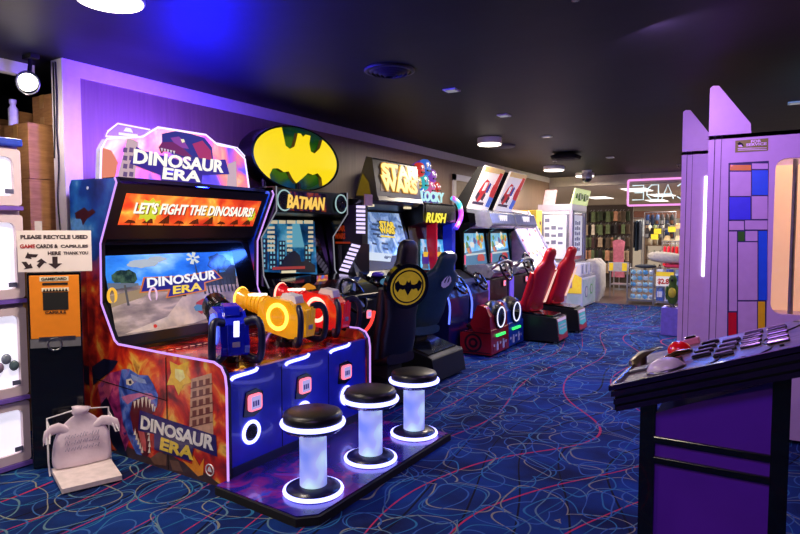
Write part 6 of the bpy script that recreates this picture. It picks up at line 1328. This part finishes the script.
b = B(); b.box((-2.3, 19.6, 1.3), (-1.5, 19.66, 1.9), mat('picture_brown', (80, 50, 44), .5)); b.box((-2.22, 19.595, 1.38), (-1.58, 19.6, 1.82), mat('picture_dark', (50, 46, 70), .5)); b.solo('wall_picture', 'dark framed picture hung behind the hat shelf', 'picture', (-1.9, 19.63, 1.3))
# ================================================================== LIGHT
def light(kind, name, loc, energy, col, size=.3, aim=None, spot=None, blend=.6):
    l = bpy.data.lights.new(name, kind); l.energy = energy; l.color = lin(col)
    if kind == 'AREA': l.shape = 'DISK'; l.size = size
    elif kind in ('POINT', 'SPOT'): l.shadow_soft_size = size
    if spot: l.spot_size = math.radians(spot); l.spot_blend = blend
    o = bpy.data.objects.new(name, l); C.objects.link(o); o.location = loc
    if aim: o.rotation_euler = (Vector(aim)-Vector(loc)).to_track_quat('-Z', 'Y').to_euler()
    return o
W = (255, 236, 214)
for x, y, e in ((-3.16, 2.1, 40), (-3.27, 7.6, 70), (-3.45, 13.2, 42), (-3.6, 11.5, 40), (-.8, -1., 36), (-3.4, .1, 45), (1.6, 8.5, 35), (-.6, 10.5, 60)):  # includes an unseen lamp added to brighten the capsule machine and side art
    light('AREA', 'ceiling_and_fill_light', (x, y, CZ-.15), e, W, .3)
light('AREA', 'violet_topper_fill', (-4.22, 3.1, 1.98), 60, (90, 60, 255), .5, (-4.4, 3.0, 3))  # added behind the topper to carry its violet glow onto the wall
light('SPOT', 'violet_wall_fill', (-3.3, 2.5, 2.7), 230, (100, 60, 255), .1, (-4.45, 3.2, 2.2), 110, .9)  # added spot without a fixture, turns the wall violet
light('SPOT', 'blue_ceiling_fill', (-3.9, 3.3, 1.96), 520, (8, 16, 255), .1, (-3.0, 3.3, 2.9), 150, .8)  # added spot on the cabinet top, gives the ceiling its blue glow
light('AREA', 'blue_floor_wash', (-1.2, 6.5, 2.7), 55, (60, 110, 255), .6)
light('AREA', 'blue_floor_wash', (-1.8, 10.5, 2.7), 80, (70, 120, 255), .6)
light('AREA', 'pink_cabinet_fill', (-.7, 3.9, 2.7), 27, (226, 170, 255), .3, (0, 5.1, 1.4))  # added lamp without a fixture, for the purple cast on the cabinets
light('AREA', 'violet_console_fill', (-.6, .6, 2.6), 15, (180, 120, 255), .4, (-.2, 2.5, .6))  # added unseen lamp that lights the console purple
light('AREA', 'teal_ceiling_fill', (.6, 6.4, 2.33), 12, (0, 150, 190), .4, (.8, 6.8, 4))  # added lamp above the cabinets to tint the ceiling teal
light('POINT', 'storage_lamp', at(28, 82, 1, 2.3)+Vector((.1, -.15, -.3)), 7, W, .06)
for y in (15.5, 18, 21.5):
    for x in (-5.2, -2, 1): light('AREA', 'shop_panel_light', (x, y, 2.5), 75, (255, 244, 230), .8)
w = bpy.data.worlds.new('world'); sc.world = w; w.use_nodes = True
w.node_tree.nodes['Background'].inputs[0].default_value = (.4, .4, .7, 1); w.node_tree.nodes['Background'].inputs[1].default_value = .08
# ================================================================== CAMERA
cam = bpy.data.cameras.new('camera'); co = bpy.data.objects.new('camera', cam); C.objects.link(co)
cam.sensor_width = 36; cam.lens = F/800*36; co.location = CAM; co.rotation_euler = (PI/2-PIT, 0, YAW); cam.clip_start = .05
sc.camera = co
vs = sc.view_settings; vs.view_transform = 'Standard'; vs.look = 'None'; vs.gamma = 1; vs.use_curve_mapping = False; vs.exposure = 0
